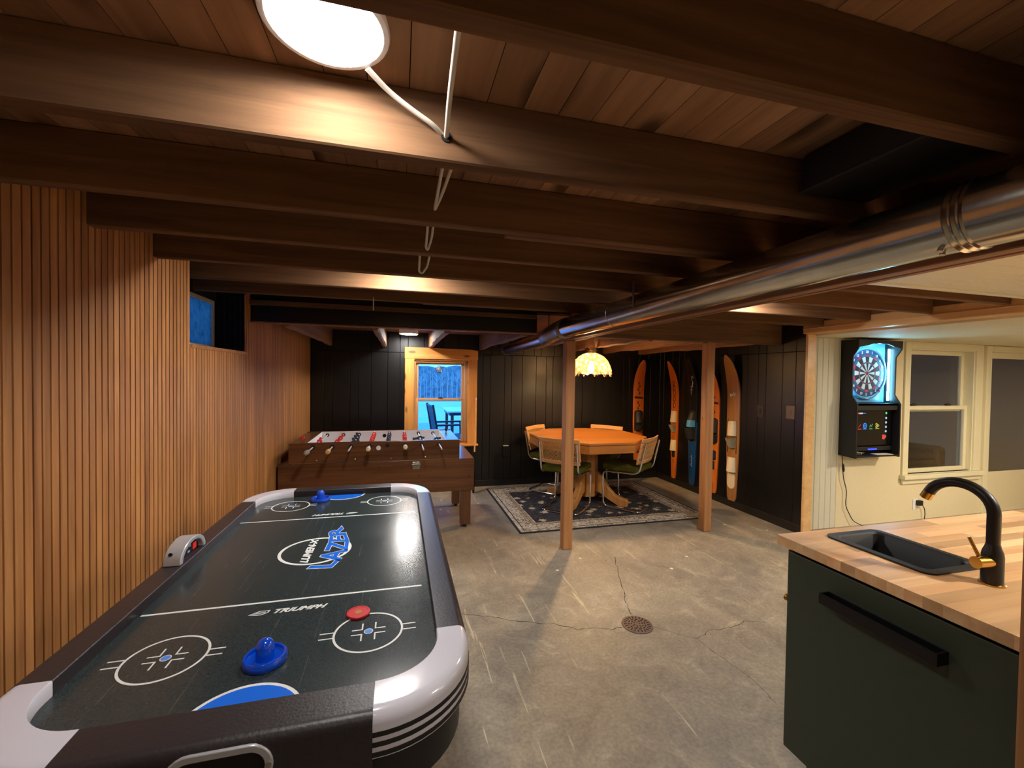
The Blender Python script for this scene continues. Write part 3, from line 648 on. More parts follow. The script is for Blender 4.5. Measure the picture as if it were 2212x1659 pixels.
def corner(sx, sy):
    inn = [(iw, seam_y)]+arc(iw-RI, il-RI, RI, 0, 90, 14)+[(seam_x, il)]
    out = [(hw, seam_y)]+arc(hw-RO, hl-RO, RO, 0, 90, 14)+[(seam_x, hl)]
    secs = []
    for (a, b) in zip(inn, out):
        d = Vector((b[0]-a[0], b[1]-a[1])); L = d.length; d.normalize(); r = 0.026; sec = [(a[0], a[1], HT-0.036), (a[0], a[1], HT-0.002), (a[0]+d.x*.002, a[1]+d.y*.002, HT+0.0008)]
        for t in range(7):
            k = L-r+r*math.sin(t*PI/12); sec.append((a[0]+d.x*k, a[1]+d.y*k, HT+0.0008-r+r*math.cos(t*PI/12)))
        sec += [(b[0], b[1], HT-0.095), (a[0]+d.x*0.01, a[1]+d.y*0.01, HT-0.095)]
        secs.append([(sx*p, sy*q, z) for p, q, z in sec])
    c = MB().sweep(secs).build('corner_cap', 'rail_white', ht, smooth=40)
    for k in range(3):
        z = HT-0.040-k*0.021
        o2 = [(p[0]*1, p[1]*1) for p in out]
        def off(p, q): 
            i = out.index(p); a = inn[i]; d = Vector((p[0]-a[0], p[1]-a[1])).normalized(); return (sx*(p[0]+d.x*q), sy*(p[1]+d.y*q))
        MB().strip([off(p, -0.004) for p in out], [off(p, 0.0012) for p in out], z-0.010, z).build('corner_stripe', 'black_matte', c, smooth=40)
for sx in (-1, 1):
    for sy in (-1, 1): corner(sx, sy)
# body under the rails
out = arc(hw-0.02-0.22, hl-0.03-0.22, 0.22, 0, 90, 10)+arc(-hw+0.02+0.22, hl-0.03-0.22, 0.22, 90, 180, 10)+arc(-hw+0.02+0.22, -hl+0.03+0.22, 0.22, 180, 270, 10)+arc(hw-0.02-0.22, -hl+0.03+0.22, 0.22, 270, 360, 10)
MB().prism(out, 0.59, HS-0.031).build('body', 'black_matte', ht, smooth=40)
for sx in (-1, 1):
    for sy in (-1, 1):
        lg = MB().box(sx*0.36-0.035, sx*0.36+0.035, sy*0.80-0.035, sy*0.80+0.035, 0.012, 0.60).build('leg', 'silver_plastic', ht, bevel=0.006)
        MB().cyl((sx*0.36, sy*0.80, 0), (sx*0.36, sy*0.80, 0.02), 0.028, 0.02).build('leg_leveler', 'black_matte', lg)
def rrect(w, h, r, n=6):
    return arc(w/2-r, h/2-r, r, 0, 90, n)+arc(-w/2+r, h/2-r, r, 90, 180, n)+arc(-w/2+r, -h/2+r, r, 180, 270, n)+arc(w/2-r, -h/2+r, r, 270, 360, n)
for sy, nm in ((-1, 'n'), (1, 'f')):
    y0 = sy*(hl+0.005)
    g = MB().strip([(p, q+0.745) for p, q in rrect(0.155, 0.058, 0.028)], [(p, q+0.745) for p, q in rrect(0.185, 0.086, 0.042)], y0-0.004, y0+0.004, True, 'y').build('goal_frame', 'silver_plastic', ht, bevel=0.002, smooth=40)
    MB().prism([(p, q+0.745) for p, q in rrect(0.156, 0.059, 0.028)], y0-0.0015, y0+0.0015, 'y').build('goal_hole', 'hole', g)
    for q in (-1, 1): MB().cyl((q*0.085, y0+sy*0.002, 0.745), (q*0.085, y0+sy*0.007, 0.745), 0.005, n=10).build('screw', 'steel', g)
    MB().box(-0.11, 0.11, sy*il-0.0015, sy*il+0.0015, HS+0.0005, HS+0.018).build('goal_slot', 'hole', ht)
# printed markings
ZM = HS+0.0003
def mk(m, name, mat): return m.build(name, mat, ht)
for yy in (-0.368, 0.448): mk(MB().box(-0.42, 0.402, yy-0.0045, yy+0.0045, ZM-0.0002, ZM), 'goal_line', 'mark_white')
for cx in (-0.25, 0.2425):
    for cy in (-0.603, 0.685):
        c = MB(); ci = lambda r: arc(cx, cy, r, 0, 360, 48)[:-1]
        c.strip(ci(0.0895), ci(0.0955), ZM-0.0002, ZM, True)
        for s in (-1, 1):
            for q in (-0.012, 0.014): c.box(*sorted((cx+s*0.093, cx+s*0.131)), cy+q-0.0022, cy+q+0.0022, ZM-0.0002, ZM)
            for t in (-1, 1):
                c.box(*sorted((cx+s*0.016, cx+s*0.046)), cy+t*0.0115-0.002, cy+t*0.0115+0.002, ZM-0.0002, ZM)
                c.box(cx+s*0.018-0.002, cx+s*0.018+0.002, *sorted((cy+t*0.0115, cy+t*0.042)), ZM-0.0002, ZM)
        c.strip(ci(0.0105), ci(0.0125), ZM-0.0002, ZM+0.0002, True)
        f = mk(c, 'faceoff_circle', 'mark_white'); MB().prism(ci(0.011), ZM-0.0002, ZM+0.0001).build('faceoff_spot', 'mark_paleblue', f)
for sy in (-1, 1):
    a = arc(0, sy*(il+0.02), 0.118, 180 if sy > 0 else 0, 360 if sy > 0 else 180, 24)
    b = arc(0, sy*(il+0.02), 0.126, 180 if sy > 0 else 0, 360 if sy > 0 else 180, 24)
    g = mk(MB().prism(a, ZM-0.0002, ZM), 'goal_crease', 'mark_blue'); MB().strip(a, b, ZM-0.0002, ZM+0.0001).build('crease_line', 'mark_white', g)
ci = lambda r: arc(-0.008, 0.028, r, 0, 360, 64)[:-1]
mk(MB().strip(ci(0.127), ci(0.139), ZM-0.0002, ZM, True), 'centre_ring', 'mark_white')
def prt(body, size, mat, loc, rz, shear=0.0, off=0.0, sp=1.0, sx=1.0, name='printed_text', par=None):
    o = link(name, text_mesh(name, body, size, mat, shear, 0.00005, off, sp), par or ht, loc=loc, rot=(0, 0, rz)); o.scale = (sx, 1, 1); return o
prt('LUMEN-X', 0.040, 'mark_white', (-0.030, 0.025, ZM+0.0001), PI/2, 0.3, 0.002, 1.0, 1.35, 'lumen_lettering')
for rz, yy in ((0, -0.432), (PI, 0.497)):
    s = 1 if rz == 0 else -1
    prt('TRIUMPH', 0.031, 'mark_white', (0.024*s, yy, ZM+0.0001), rz, 0.45, 0.0012, 1.0, 1.15, 'triumph_lettering')
    e = MB().strip([(-.028,-.004),(-.006,.009),(.018,.009),(.016,.0),(.002,-.009),(-.008,-.009)], [(-.034,-.006),(-.008,.012),(.023,.012),(.020,-.001),(.004,-.0125),(-.010,-.012)], ZM-0.0002, ZM, True)
    for k in range(3): e.prism([(-.026+k*.004,-.005+k*.003),(.012,-.002+k*.003),(.012,-.0005+k*.003),(-.02+k*.004,-.003+k*.003)], ZM-0.0002, ZM)
    o = mk(e, 'winged_emblem', 'mark_white'); o.location = (-0.080*s, yy, 0.0001); o.rotation_euler = (0, 0, rz)
def lazer(mat, dz, off):
    me = text_mesh('lazer_lettering', 'LAZER', 0.125, mat, 0.10, 0.00005, off, 0.95)
    for v in me.vertices:                   # the word is swept up into an arc with a pointed tail
        x, yv = v.co.x*1.18, v.co.y; t = x/0.21
        v.co.x = x+max(0, t-0.5)*(-yv+0.03)*1.2; v.co.y = yv*(1.0-0.38*max(0, t))+0.045*t*t-0.012
    return link('lazer_lettering', me, ht, loc=(0.068, 0.045, ZM+dz), rot=(0, 0, PI/2))
lazer('mark_white', 0.0001, 0.0062); lazer('mark_blue', 0.0003, 0.0034)
# electronic scorer on the left rail
sc = empty('electronic_scorer', (-0.785, 1.861, HT), 'silver arched electronic scorer on the left rail of the air hockey table', 'scoreboard')
arcp = [(0.104*math.cos(t*PI/16), 0.068*math.sin(t*PI/16)) for t in range(17)]; arci = [(0.082*math.cos(t*PI/16), 0.052*math.sin(t*PI/16)) for t in range(17)]
MB().strip(arci, arcp, -0.026, 0.030, False, 'x').build('arch_shell', 'silver_plastic', sc, bevel=0.003, smooth=40)
MB().prism(arci[::-1], -0.022, 0.012, 'x').build('display_face', 'black_gloss', sc)
for yy in (-0.048, 0.048): MB().box(0.0122, 0.0135, yy-0.013, yy+0.013, 0.006, 0.030).build('score_digit', 'digit_red', sc)
for k, (yy, z) in enumerate(((-0.012,0.03),(0.012,0.03),(0,0.012))): MB().box(0.0122, 0.0128, yy-0.008, yy+0.008, z-0.004, z+0.004).build('display_mark', 'silver_plastic', sc)
MB().cyl((-0.006,-0.088,0.037), (-0.006,-0.094,0.040), 0.006, n=12).build('speaker_hole', 'hole', sc)
# strikers and puck
def striker(x, y, label):
    e = empty('striker', (x, y, HS+0.001), label, 'striker', 'blue air hockey strikers')
    MB().lathe([(0.02,0.0),(0.049,0.0),(0.0505,0.003),(0.0505,0.016),(0.047,0.0205),(0.043,0.0195),(0.041,0.012),(0.022,0.010)], 40).build('base', 'blue_plastic', e, smooth=50)
    MB().lathe([(0.023,0.008),(0.0215,0.012),(0.021,0.038),(0.0195,0.047),(0.015,0.054),(0.008,0.0585),(0.0015,0.060)], 32).build('grip', 'blue_plastic', e, smooth=60)
striker(-0.324, 1.182, 'blue striker near the viewer on the air hockey table'); striker(-0.434, 2.618, 'blue striker at the far end of the air hockey table')
pk = empty('puck', (-0.116, 1.354, HS+0.001), 'flat red puck on the air hockey table', 'puck')
MB().lathe([(0.03,0),(0.034,0.001),(0.0345,0.006),(0.033,0.0075),(0.028,0.0076),(0.0275,0.0066),(0.002,0.0064)], 40).build('disc', 'red_plastic', pk, smooth=40)
MB().lathe([(0.010,0.0062),(0.010,0.0070),(0.001,0.0071)], 20).build('sticker', 'chip', pk)

# ------------------------------------------------------------------ table football
fb = empty('football_table', (-0.16, 4.1, 0), 'walnut table football with white pitch walls under the back window', 'game table')
X = lambda v: v+0.16
MB().box(X(-1.03), X(0.712), 0.0, 0.80, 0.37, 0.685).build('cabinet_body', 'walnut', fb, bevel=0.003)
MB().box(X(-0.945), X(0.567), 0.0, 0.028, 0.688, 0.872).build('front_panel', 'walnut', fb, bevel=0.002)
MB().box(X(-0.945), X(0.567), 0.792, 0.82, 0.688, 0.872).build('back_panel', 'walnut', fb, bevel=0.002)
MB().box(X(-0.80), X(0.437), 0.028, 0.031, 0.70, 0.870).build('white_lining', 'white_plastic', fb); MB().box(X(-0.80), X(0.437), 0.789, 0.792, 0.70, 0.870).build('white_lining', 'white_plastic', fb)
for x0, x1, i in ((-0.945, -0.803, -0.80), (0.440, 0.567, 0.437)):
    MB().box(X(x0), X(x1), 0.028, 0.792, 0.688, 0.866).build('end_ledge', 'walnut', fb, bevel=0.002); a, b = sorted((i, x1 if i < 0 else x0)); MB().box(X(a), X(b), 0.031, 0.789, 0.70, 0.8665).build('white_lining', 'white_plastic', fb)
MB().box(X(-0.80), X(0.437), 0.031, 0.789, 0.70, 0.715).build('pitch', 'white_plastic', fb)
MB().box(X(-0.925), X(0.550), -0.0015, 0.002, 0.6875, 0.6915).build('trim_strip', 'steel', fb)
for lx in (0.585, -0.985):
    for ly in (0.012, 0.70):
        lg = MB().box(X(lx), X(lx)+0.1, ly, ly+0.085, 0.03, 0.37).build('leg', 'walnut_z', fb, bevel=0.003); MB().cyl((X(lx)+0.05,ly+0.045,0), (X(lx)+0.05,ly+0.045,0.032), 0.02, n=12).build('leg_leveler', 'black_matte', lg)
def man(nm='player'):
    m = MB(); m.sweep([[(-.011,-.008,z*1),(.011,-.008,z),(.011,.008,z),(-.011,.008,z)] for z in (-.062,-.05)]); m.box(-.009,.009,-.007,.007,-.052,-.02)
    m.sweep([[(-w,-.008,z),(w,-.008,z),(w,.008,z),(-w,.008,z)] for w, z in ((.010,-.022),(.017,-.005),(.018,.012),(.012,.018))]); m.lathe([(.004,.018),(.009,.022),(.011,.030),(.009,.038),(.003,.042)], 10); return m
mans = {'red': man().mesh('player', 'red_bright', 30), 'navy': man().mesh('player', 'navy_plastic', 30)}
rods = [(-0.746,'red',1,0.35),(-0.584,'red',2,0.7),(-0.423,'navy',3,-0.2),(-0.265,'red',5,0.15),(-0.105,'navy',5,0.05),(0.054,'red',3,-0.15),(0.208,'navy',2,1.45),(0.369,'navy',1,1.2)]
for k, (x, team, n, tilt) in enumerate(rods):
    front = {0:-0.21,1:-0.19,2:-0.23,3:-0.11,4:0.005,5:-0.07,6:-0.28,7:-0.28}[k]
    rod = MB().cyl((X(x), front, 0.833), (X(x), 0.93 if team == 'navy' else 0.87, 0.833), 0.0075, n=12).build('rod', 'rod_steel', fb, smooth=40)
    for yy, d in ((-0.001, -0.004), (0.0315, 0.006), (0.7885, -0.008)): MB().lathe([(0.019, yy), (0.017, yy+d), (0.008, yy+d)], 18, (X(x), 0, 0.833), 'y').build('bushing', 'black_matte', rod, smooth=40)
    for q in range(n):
        yy = 0.41+(q-(n-1)/2)*{1:0,2:0.24,3:0.18,5:0.12}[n]+(-0.1 if k in (0, 6, 7) else 0)
        link('player', mans[team], rod, loc=(X(x), yy, 0.833), rot=(0, tilt, 0)).scale = (1.25, 1.3, 1.2)
    if team == 'red':
        hm = {0:'rubber_grey',1:'cane',3:'rubber_white',5:'rubber_white'}[k]
        MB().lathe([(0.010,front-0.0),(0.019,front-0.01),(0.021,front-0.05),(0.018,front-0.088),(0.008,front-0.095)], 8, (X(x),0,0.833), 'y').build('handle', hm, rod, smooth=20)
for x in (-0.745,-0.422,-0.105,0.212): MB().lathe([(0.006,0.001),(0.006,-0.002),(0.002,-0.004)], 12, (X(x)+0.03,0,0.713), 'y').build('screw', 'steel', fb)
for x, z in ((-0.18,0.632),(0.185,0.535),(0.66,0.51)): MB().lathe([(0.008,0.001),(0.008,-0.002),(0.003,-0.003)], 12, (X(x),0,z), 'y').build('screw', 'bronze', fb)
MB().lathe([(0.021,0.001),(0.021,-0.001),(0.001,-0.002)], 24, (X(-0.186),0,0.812), 'y').build('ball_return_cup', 'white_plastic', fb, smooth=40)
MB().lathe([(0.02,0.788),(0.02,0.7875),(0.001,0.787)], 20, (X(-0.16),0,0.815), 'y').build('ball_hole', 'hole', fb)
lt = MB().box(X(0.120), X(0.190), -0.010, 0.0, 0.60, 0.672).build('latch', 'steel', fb, bevel=0.004)
MB().box(X(0.112), X(0.198), -0.016, -0.004, 0.64, 0.652).cyl((X(0.128),-0.014,0.646), (X(0.182),-0.014,0.646), 0.008, n=10).build('latch_bail', 'steel', lt, bevel=0.002)
def counter_set(x, y, mat, label):
    e = empty('score_beads', (x, y, 0.8665), label, 'score counter', 'score counters on the table football')
    MB().cyl((0,-0.06,0.028), (0,0.06,0.028), 0.002, n=8).box(-0.003,0.003,-0.062,-0.058,0,0.032).box(-0.003,0.003,0.058,0.062,0,0.032).build('wire', 'steel', e)
    for yy in (-0.045,-0.03,0.02,0.045): MB().box(-0.009,0.009,yy-0.005,yy+0.005,0.012,0.044).build('bead', mat, e, bevel=0.003)
counter_set(-0.87, 4.30, 'red_bright', 'red score beads on the left end of the table football'); counter_set(0.50, 4.72, 'black_matte', 'black score beads on the right end of the table football')

# ------------------------------------------------------------------ rug, octagonal table, chairs, pendant
rug = MB().box(-1.075, 1.075, -0.81, 0.81, 0, 0.008).build('area_rug', 'rug_pile', bevel=0.003, loc=(2.185, 4.635, 0.001))
tag(rug, 'dark floral area rug with pale border under the octagonal table', 'rug')
TX, TY, TZ = 2.19, 4.70, 0.80
ot = empty('octagonal_table', (TX, TY, 0.009), 'octagonal oak pedestal table under the hanging lamp', 'table')
TZ -= 0.009
octa = lambda ap: [(ap/math.cos(PI/8)*math.cos(PI/8+k*PI/4), ap/math.cos(PI/8)*math.sin(PI/8+k*PI/4)) for k in range(8)]
MB().prism(octa(0.648), TZ-0.024, TZ).build('table_top', 'oak_top', ot, bevel=0.004)
MB().prism(octa(0.632), TZ-0.030, TZ-0.024).build('shadow_gap', 'ink', ot)
for k in range(8):
    a = octa(0.642); b = octa(0.615); i, j = k, (k+1) % 8
    MB().add([(*a[i],TZ-0.115),(*a[j],TZ-0.115),(*b[j],TZ-0.115),(*b[i],TZ-0.115),(*a[i],TZ-0.030),(*a[j],TZ-0.030),(*b[j],TZ-0.030),(*b[i],TZ-0.030)], [(3,2,1,0),(4,5,6,7),(0,1,5,4),(1,2,6,5),(2,3,7,6),(3,0,4,7)]).build('apron_panel', 'oak_top', ot, bevel=0.002)
    m = ((a[i][0]+a[j][0])/2, (a[i][1]+a[j][1])/2); ang = math.atan2(m[1], m[0])
    if k % 2 == 0: MB().lathe([(0.012,0),(0.012,0.003),(0.001,0.003)], 14, axis='x').build('cup_hole', 'hole', ot, loc=(m[0]+0.0005*math.cos(ang), m[1]+0.0005*math.sin(ang), TZ-0.07), rot=(0,0,ang))
MB().prism(octa(0.60), TZ-0.06, TZ-0.04).build('under_frame', 'oak', ot)
MB().prism(octa(0.125), 0.07, TZ-0.06).build('pedestal', 'oak', ot, bevel=0.006)
for k in range(4):
    prof = [(0.09,0.36),(0.14,0.36),(0.20,0.32),(0.28,0.20),(0.36,0.12),(0.43,0.095),(0.495,0.085),(0.51,0.06),(0.505,0.0),(0.40,0.0),(0.33,0.035),(0.25,0.075),(0.18,0.12),(0.12,0.13),(0.09,0.13)]
    MB().prism(prof, -0.035, 0.035, 'y').build('foot', 'oak', ot, bevel=0.01, rot=(0, 0, PI/4+k*PI/2))

def make_chair():
    e = empty('cantilever_chair', (0, 0, 0.009), 'x', 'chair', 'cane back chairs around the octagonal table')
    W = 0.215; P = [(W,-0.275,0.775), (W,-0.20,0.43), (W,0.225,0.415), (W,0.215,0.012), (W,-0.215,0.012)]
    path = fillet(P+[(-W,-0.215,0.012)]+[(-x,y,z) for x, y, z in reversed(P[:4])], 0.075, 7)
    MB().tube(path, 0.0115, 12).build('tube_frame', 'chrome', e, smooth=50)
    MB().tube([(-W,0.1,0.413), (W,0.1,0.413)], 0.008, 8).build('seat_rail', 'chrome', e, smooth=50)
    s = MB().box(-0.225, 0.225, -0.195, 0.235, 0.432, 0.505).build('seat', 'green_velvet', e, bevel=0.028, seg=4)
    lp = [(p, q-0.0, 0.495) for p, q in [(a, b+0.02) for a, b in rrect(0.445, 0.425, 0.04)]]
    MB().tube(lp, 0.004, 6, closed=True).build('piping', 'green_velvet', s, smooth=60)
    # curved wooden back frame with woven cane
    y0 = lambda z: -0.19-(z-0.52)*0.26
    cv = lambda x, z: y0(z)-0.035*(1-(x/0.235)**2)+0.022
    def grid(x0, x1, z0, z1, th, nx):
        secs = []
        for i in range(nx+1):
            x = x0+(x1-x0)*i/nx; secs.append([(x, cv(x,z0)-th, z0), (x, cv(x,z0)+th, z0), (x, cv(x,z1)+th, z1), (x, cv(x,z1)-th, z1)])
        return MB().sweep(secs)
    b = grid(-0.235, 0.235, 0.775, 0.825, 0.011, 12)
    for q in (grid(-0.225, 0.225, 0.535, 0.575, 0.011, 12), grid(-0.235, -0.195, 0.575, 0.775, 0.011, 2), grid(0.195, 0.235, 0.575, 0.775, 0.011, 2)): b.add(q.v, q.f)
    bk = b.build('back_frame', 'beech', e, bevel=0.006, smooth=40)
    c = MB(); n = 26
    for i in range(n+1):
        x = -0.195+0.39*i/n; z0, z1 = 0.575, 0.775; h = 0.0022
        c.add([(x-h,cv(x,z0),z0),(x+h,cv(x,z0),z0),(x+h,cv(x,z1),z1),(x-h,cv(x,z1),z1),(x-h,cv(x,z0)-.002,z0),(x+h,cv(x,z0)-.002,z0),(x+h,cv(x,z1)-.002,z1),(x-h,cv(x,z1)-.002,z1)], [(0,1,2,3),(7,6,5,4),(0,4,5,1),(1,5,6,2),(2,6,7,3),(3,7,4,0)])
    for i in range(14):
        z = 0.578+0.194*i/13; g = grid(-0.195, 0.195, z-0.0022, z+0.0022, 0.0012, 10); c.add(g.v, g.f)
    for s0 in range(-9, 27, 3):
        for sg in (1, -1):
            pts = []
            for t in range(11):
                z = 0.577+0.196*t/10; x = (-0.195+0.39*s0/26+0.196*t/10) if sg > 0 else (-0.195+0.39*s0/26+0.196-0.196*t/10)
                if -0.195 <= x <= 0.195: pts.append((x, cv(x,z)-0.001, z))
            if len(pts) > 2: c.tube(pts, 0.0016, 4)
    c.build('cane_weave', 'cane', bk)
    for sx in (-1, 1):
        for z in (0.60, 0.74): MB().cyl((sx*W, y0(z)-0.022, z), (sx*W, y0(z)+0.005, z), 0.006, n=8).build('bolt', 'steel', e)
    return e
ch0 = make_chair()
for i, (bx, by, fx, fy, lab) in enumerate(((1.648,4.26,.68,.73,'cane back chair with green seat behind the nearer wooden post'), (2.74,4.173,-.61,.79,'cane back chair with green seat turned left, nearest the skis'),
        (1.75,5.42,.66,-.75,'cane back chair at the far left of the octagonal table'), (2.765,5.29,-.78,-.63,'cane back chair mostly hidden behind the octagonal table'))):
    c = ch0 if i == 0 else copy_tree(ch0)
    c['label'] = lab; c.location = (bx+.265*fx, by+.265*fy, 0.009); c.rotation_euler = (0, 0, math.atan2(-fx, fy))

pl = empty('pendant_lamp', (2.19, 4.62, 1.845), 'glowing glass dome lamp with scalloped rim over the octagonal table', 'lamp')
def dome():
    n = 48; vs = []; fs = []; prof = [(0.055,1.782),(0.10,1.768),(0.15,1.738),(0.19,1.695),(0.215,1.65),(0.232,1.60),(0.238,1.565),(0.236,1.535)]
    for th in (0.0, -0.006):
        for i, (r, z) in enumerate(prof):
            for k in range(n):
                a = 2*PI*k/n; w = (max(0, i-3)/4)**2; rr = r+th+0.005*w*math.cos(a*12); zz = z+0.016*w*math.cos(a*12)
                vs.append((rr*math.cos(a), rr*math.sin(a), zz-1.845))
    L = len(prof)
    for s in (0, 1):
        for i in range(L-1):
            for k in range(n): fs.append((s*L*n+i*n+k, s*L*n+i*n+(k+1) % n, s*L*n+(i+1)*n+(k+1) % n, s*L*n+(i+1)*n+k))
    for i in (0, L-1):
        for k in range(n): fs.append((i*n+k, i*n+(k+1) % n, (L+i)*n+(k+1) % n, (L+i)*n+k))
    return MB().add(vs, fs)
sh = dome().build('glass_shade', 'shade_glass', pl, smooth=70)
bd = MB()
for k in range(24):
    a = 2*PI*k/24; bd.lathe([(0.003,-0.013),(0.011,-0.007),(0.012,0.002),(0.008,0.010),(0.002,0.013)], 8, (0.233*math.cos(a), 0.233*math.sin(a), 1.528-1.845+0.012*math.cos(a*12)))
bd = bd.build('rim_beads', 'shade_glass', sh, smooth=70); bd['kind'] = 'stuff'
cr = MB()
for k in range(12):
    a = 2*PI*k/12; c_, s_ = math.cos(a), math.sin(a); t = Vector((-s_, c_, 0))
    p0 = Vector((0.05*c_, 0.05*s_, -0.062)); p1 = Vector((0.078*c_, 0.078*s_, -0.012))
    cr.add([p0-t*0.012, p0+t*0.012, p1+t*0.021, p1+Vector((0.004*c_,0.004*s_,0.012)), p1-t*0.021]+[q-Vector((c_,s_,0))*0.003 for q in (p0-t*0.012, p0+t*0.012, p1+t*0.021, p1+Vector((0.004*c_,0.004*s_,0.012)), p1-t*0.021)],
           [(0,1,2,3,4),(9,8,7,6,5),(0,5,6,1),(1,6,7,2),(2,7,8,3),(3,8,9,4),(4,9,5,0)])
cr.build('crown', 'shade_glass', pl)
MB().lathe([(0.05,0.0),(0.05,-0.012),(0.012,-0.02),(0.012,-0.07),(0.022,-0.075),(0.022,-0.16)], 20).build('canopy_stem', 'brass', pl, smooth=40)
MB().lathe([(0.012,-0.14),(0.016,-0.165),(0.03,-0.215),(0.035,-0.25),(0.028,-0.285),(0.012,-0.30),(0.001,-0.302)], 20).build('bulb', 'bulb', pl, smooth=60)

# ------------------------------------------------------------------ water skis
def ski(z0, z1, w, mat, to_world, label, tail=0.62, bend=0.13, mat2=None):
    """length along z, width along a, thickness/bend along b (away from the wall); to_world maps (a,b,z)"""
    e = empty('water_ski', to_world(0, 0, z0), label, 'ski', 'water skis on the black walls'); o = Vector(e.location)
    n = 40; secs = []; lo = []
    def cen(t): q = max(0, (t-0.70)/0.30); return 0.012+bend*q**2.0
    def half(t):
        if t < 0.5: h = tail+(1-tail)*math.sin(t/0.5*PI/2)
        else: h = 1.0
        if t > 0.74: h *= math.sqrt(max(0.0, 1-((t-0.74)/0.262)**2.4))
        if t < 0.02: h *= 0.75+0.25*t/0.02
        return max(0.012, h)*w/2
    def sec(t):
        z = z0+(z1-z0)*t; b = cen(t); h = half(t); th = 0.009 if t < 0.85 else 0.006
        return [Vector(to_world(a, bb, z))-o for a, bb in ((-h, b-th), (h, b-th), (h, b+th*0.6), (h*0.9, b+th), (-h*0.9, b+th), (-h, b+th*0.6))]
    ts = [i/n for i in range(n+1)]
    if mat2:
        MB().sweep([sec(t) for t in ts if t <= 0.5]).build('tail_half', mat2, e, smooth=35); MB().sweep([sec(t) for t in ts if t >= 0.5]).build('tip_half', mat, e, smooth=35)
    else: MB().sweep([sec(t) for t in ts]).build('board', mat, e, smooth=35)
    def on(a, z, db=0.0):
        t = (z-z0)/(z1-z0); return Vector(to_world(a, cen(t)+0.0092+db, z))-o
    return e, on, half
def mark(e, on, pts, r, mat, name='printed_mark'):
    MB().tube([on(a, z, 0.0003) for a, z in pts], r, 6, flat=0.25 if False else 1.0).build(name, mat, e)
def flatmark(e, on, poly, mat, name='printed_mark', db=0.0006):
    n = len(poly); MB().add([on(a, z, db) for a, z in poly]+[on(a, z, -0.002) for a, z in poly], [tuple(range(n)), tuple(range(2*n-1, n-1, -1))]+[(i, (i+1) % n, n+(i+1) % n, n+i) for i in range(n)]).build(name, mat, e)
def arch(e, on, z0, z1, w0, w1, h0, h1, mat, name):
    """rubber strap bulging off the board"""
    n = 8; nz = 4; rows = []
    for j in range(nz+1):
        t = j/nz; z = z0+(z1-z0)*t; w = w0+(w1-w0)*t; h = h0+(h1-h0)*t
        o_ = [on(-w*math.cos(PI*i/n), z, h*math.sin(PI*i/n)) for i in range(n+1)]; i_ = [on(-(w-0.006)*math.cos(PI*i/n), z, max(0, h-0.006)*math.sin(PI*i/n)) for i in range(n+1)]
        rows.append(o_+i_[::-1])
    MB().sweep(rows).build(name, mat, e, smooth=60)
def plate(e, on, z0, z1, w, mat, name='foot_plate', r=0.5):
    n = 10; h = min(w*r, (z1-z0)*0.49)
    poly = [(-w+0, z0+h)]+[(-w*math.cos(PI*i/n), z0+h-h*math.sin(PI*i/n)) for i in range(1, n)]+[(w, z0+h), (w, z1-h)]+[(w*math.cos(PI*i/n), z1-h+h*math.sin(PI*i/n)) for i in range(1, n)]+[(-w, z1-h)]
    flatmark(e, on, poly, mat, name, 0.006)
def wave(e, on, zs, amp, half, mat):
    L = []; R_ = []
    n = len(zs)*6
    for i in range(n+1):
        t = i/n; z = zs[0]+(zs[-1]-zs[0])*t; a = amp*math.sin(t*PI*len(zs)); w = half*abs(math.sin(t*PI*len(zs)*1.0+0.6))+0.0015; L.append((a-w, z)); R_.append((a+w, z))
    for k in range(n): flatmark(e, on, [L[k], R_[k], R_[k+1], L[k+1]], mat) if False else None
    v = [on(a, z, 0.0006) for a, z in L]+[on(a, z, 0.0006) for a, z in R_]; m = n+1
    MB().add(v, [(k, m+k, m+k+1, k+1) for k in range(n)]).build('wavy_print', mat, e)
def combo(e, on):       # matching orange slalom pair with black rubber boots
    wave(e, on, [1.25, 1.32, 1.38, 1.45], 0.014, 0.010, 'ink'); wave(e, on, [1.03, 1.09, 1.15], -0.014, 0.011, 'ink')
    flatmark(e, on, [(-0.072,1.19),(0.072,1.185),(0.072,1.205),(0.06,1.212),(-0.06,1.222),(-0.072,1.22)], 'ink', 'name_bar')
    plate(e, on, 0.70, 1.02, 0.07, 'rubber', 'foot_plate'); arch(e, on, 0.84, 1.0, 0.066, 0.05, 0.075, 0.03, 'rubber', 'toe_boot'); arch(e, on, 0.72, 0.80, 0.055, 0.06, 0.06, 0.10, 'rubber', 'heel_strap')
    plate(e, on, 0.50, 0.62, 0.05, 'rubber', 'rear_plate', 0.3); arch(e, on, 0.52, 0.60, 0.05, 0.05, 0.03, 0.05, 'rubber', 'rear_toe_strap'); plate(e, on, 0.38, 0.49, 0.028, 'rubber', 'rear_pad')
    mark(e, on, [(0.012*math.cos(t), 0.20+0.02*math.sin(t)) for t in [k*PI/6 for k in range(12)]], 0.0025, 'ink'); mark(e, on, [(0,0.18),(0.006,0.15),(-0.006,0.12),(0.004,0.10)], 0.0025, 'ink')
TW = lambda c: (lambda a, b, z: (XR-b, c-a, z))
BKW = lambda c: (lambda a, b, z: (c+a, YB-b, z))
e, on, _ = ski(0.22, 1.755, 0.17, 'ski_orange', BKW(3.43), 'orange water ski with black boot on the back wall'); combo(e, on)
e, on, _ = ski(0.09, 1.67, 0.17, 'ski_orange', TW(4.405), 'orange water ski half hidden behind the farther wooden post'); combo(e, on)
e, on, _ = ski(0.085, 1.735, 0.155, 'ski_orange', TW(5.185), 'slim orange water ski with chain pattern and white bindings', 0.55)
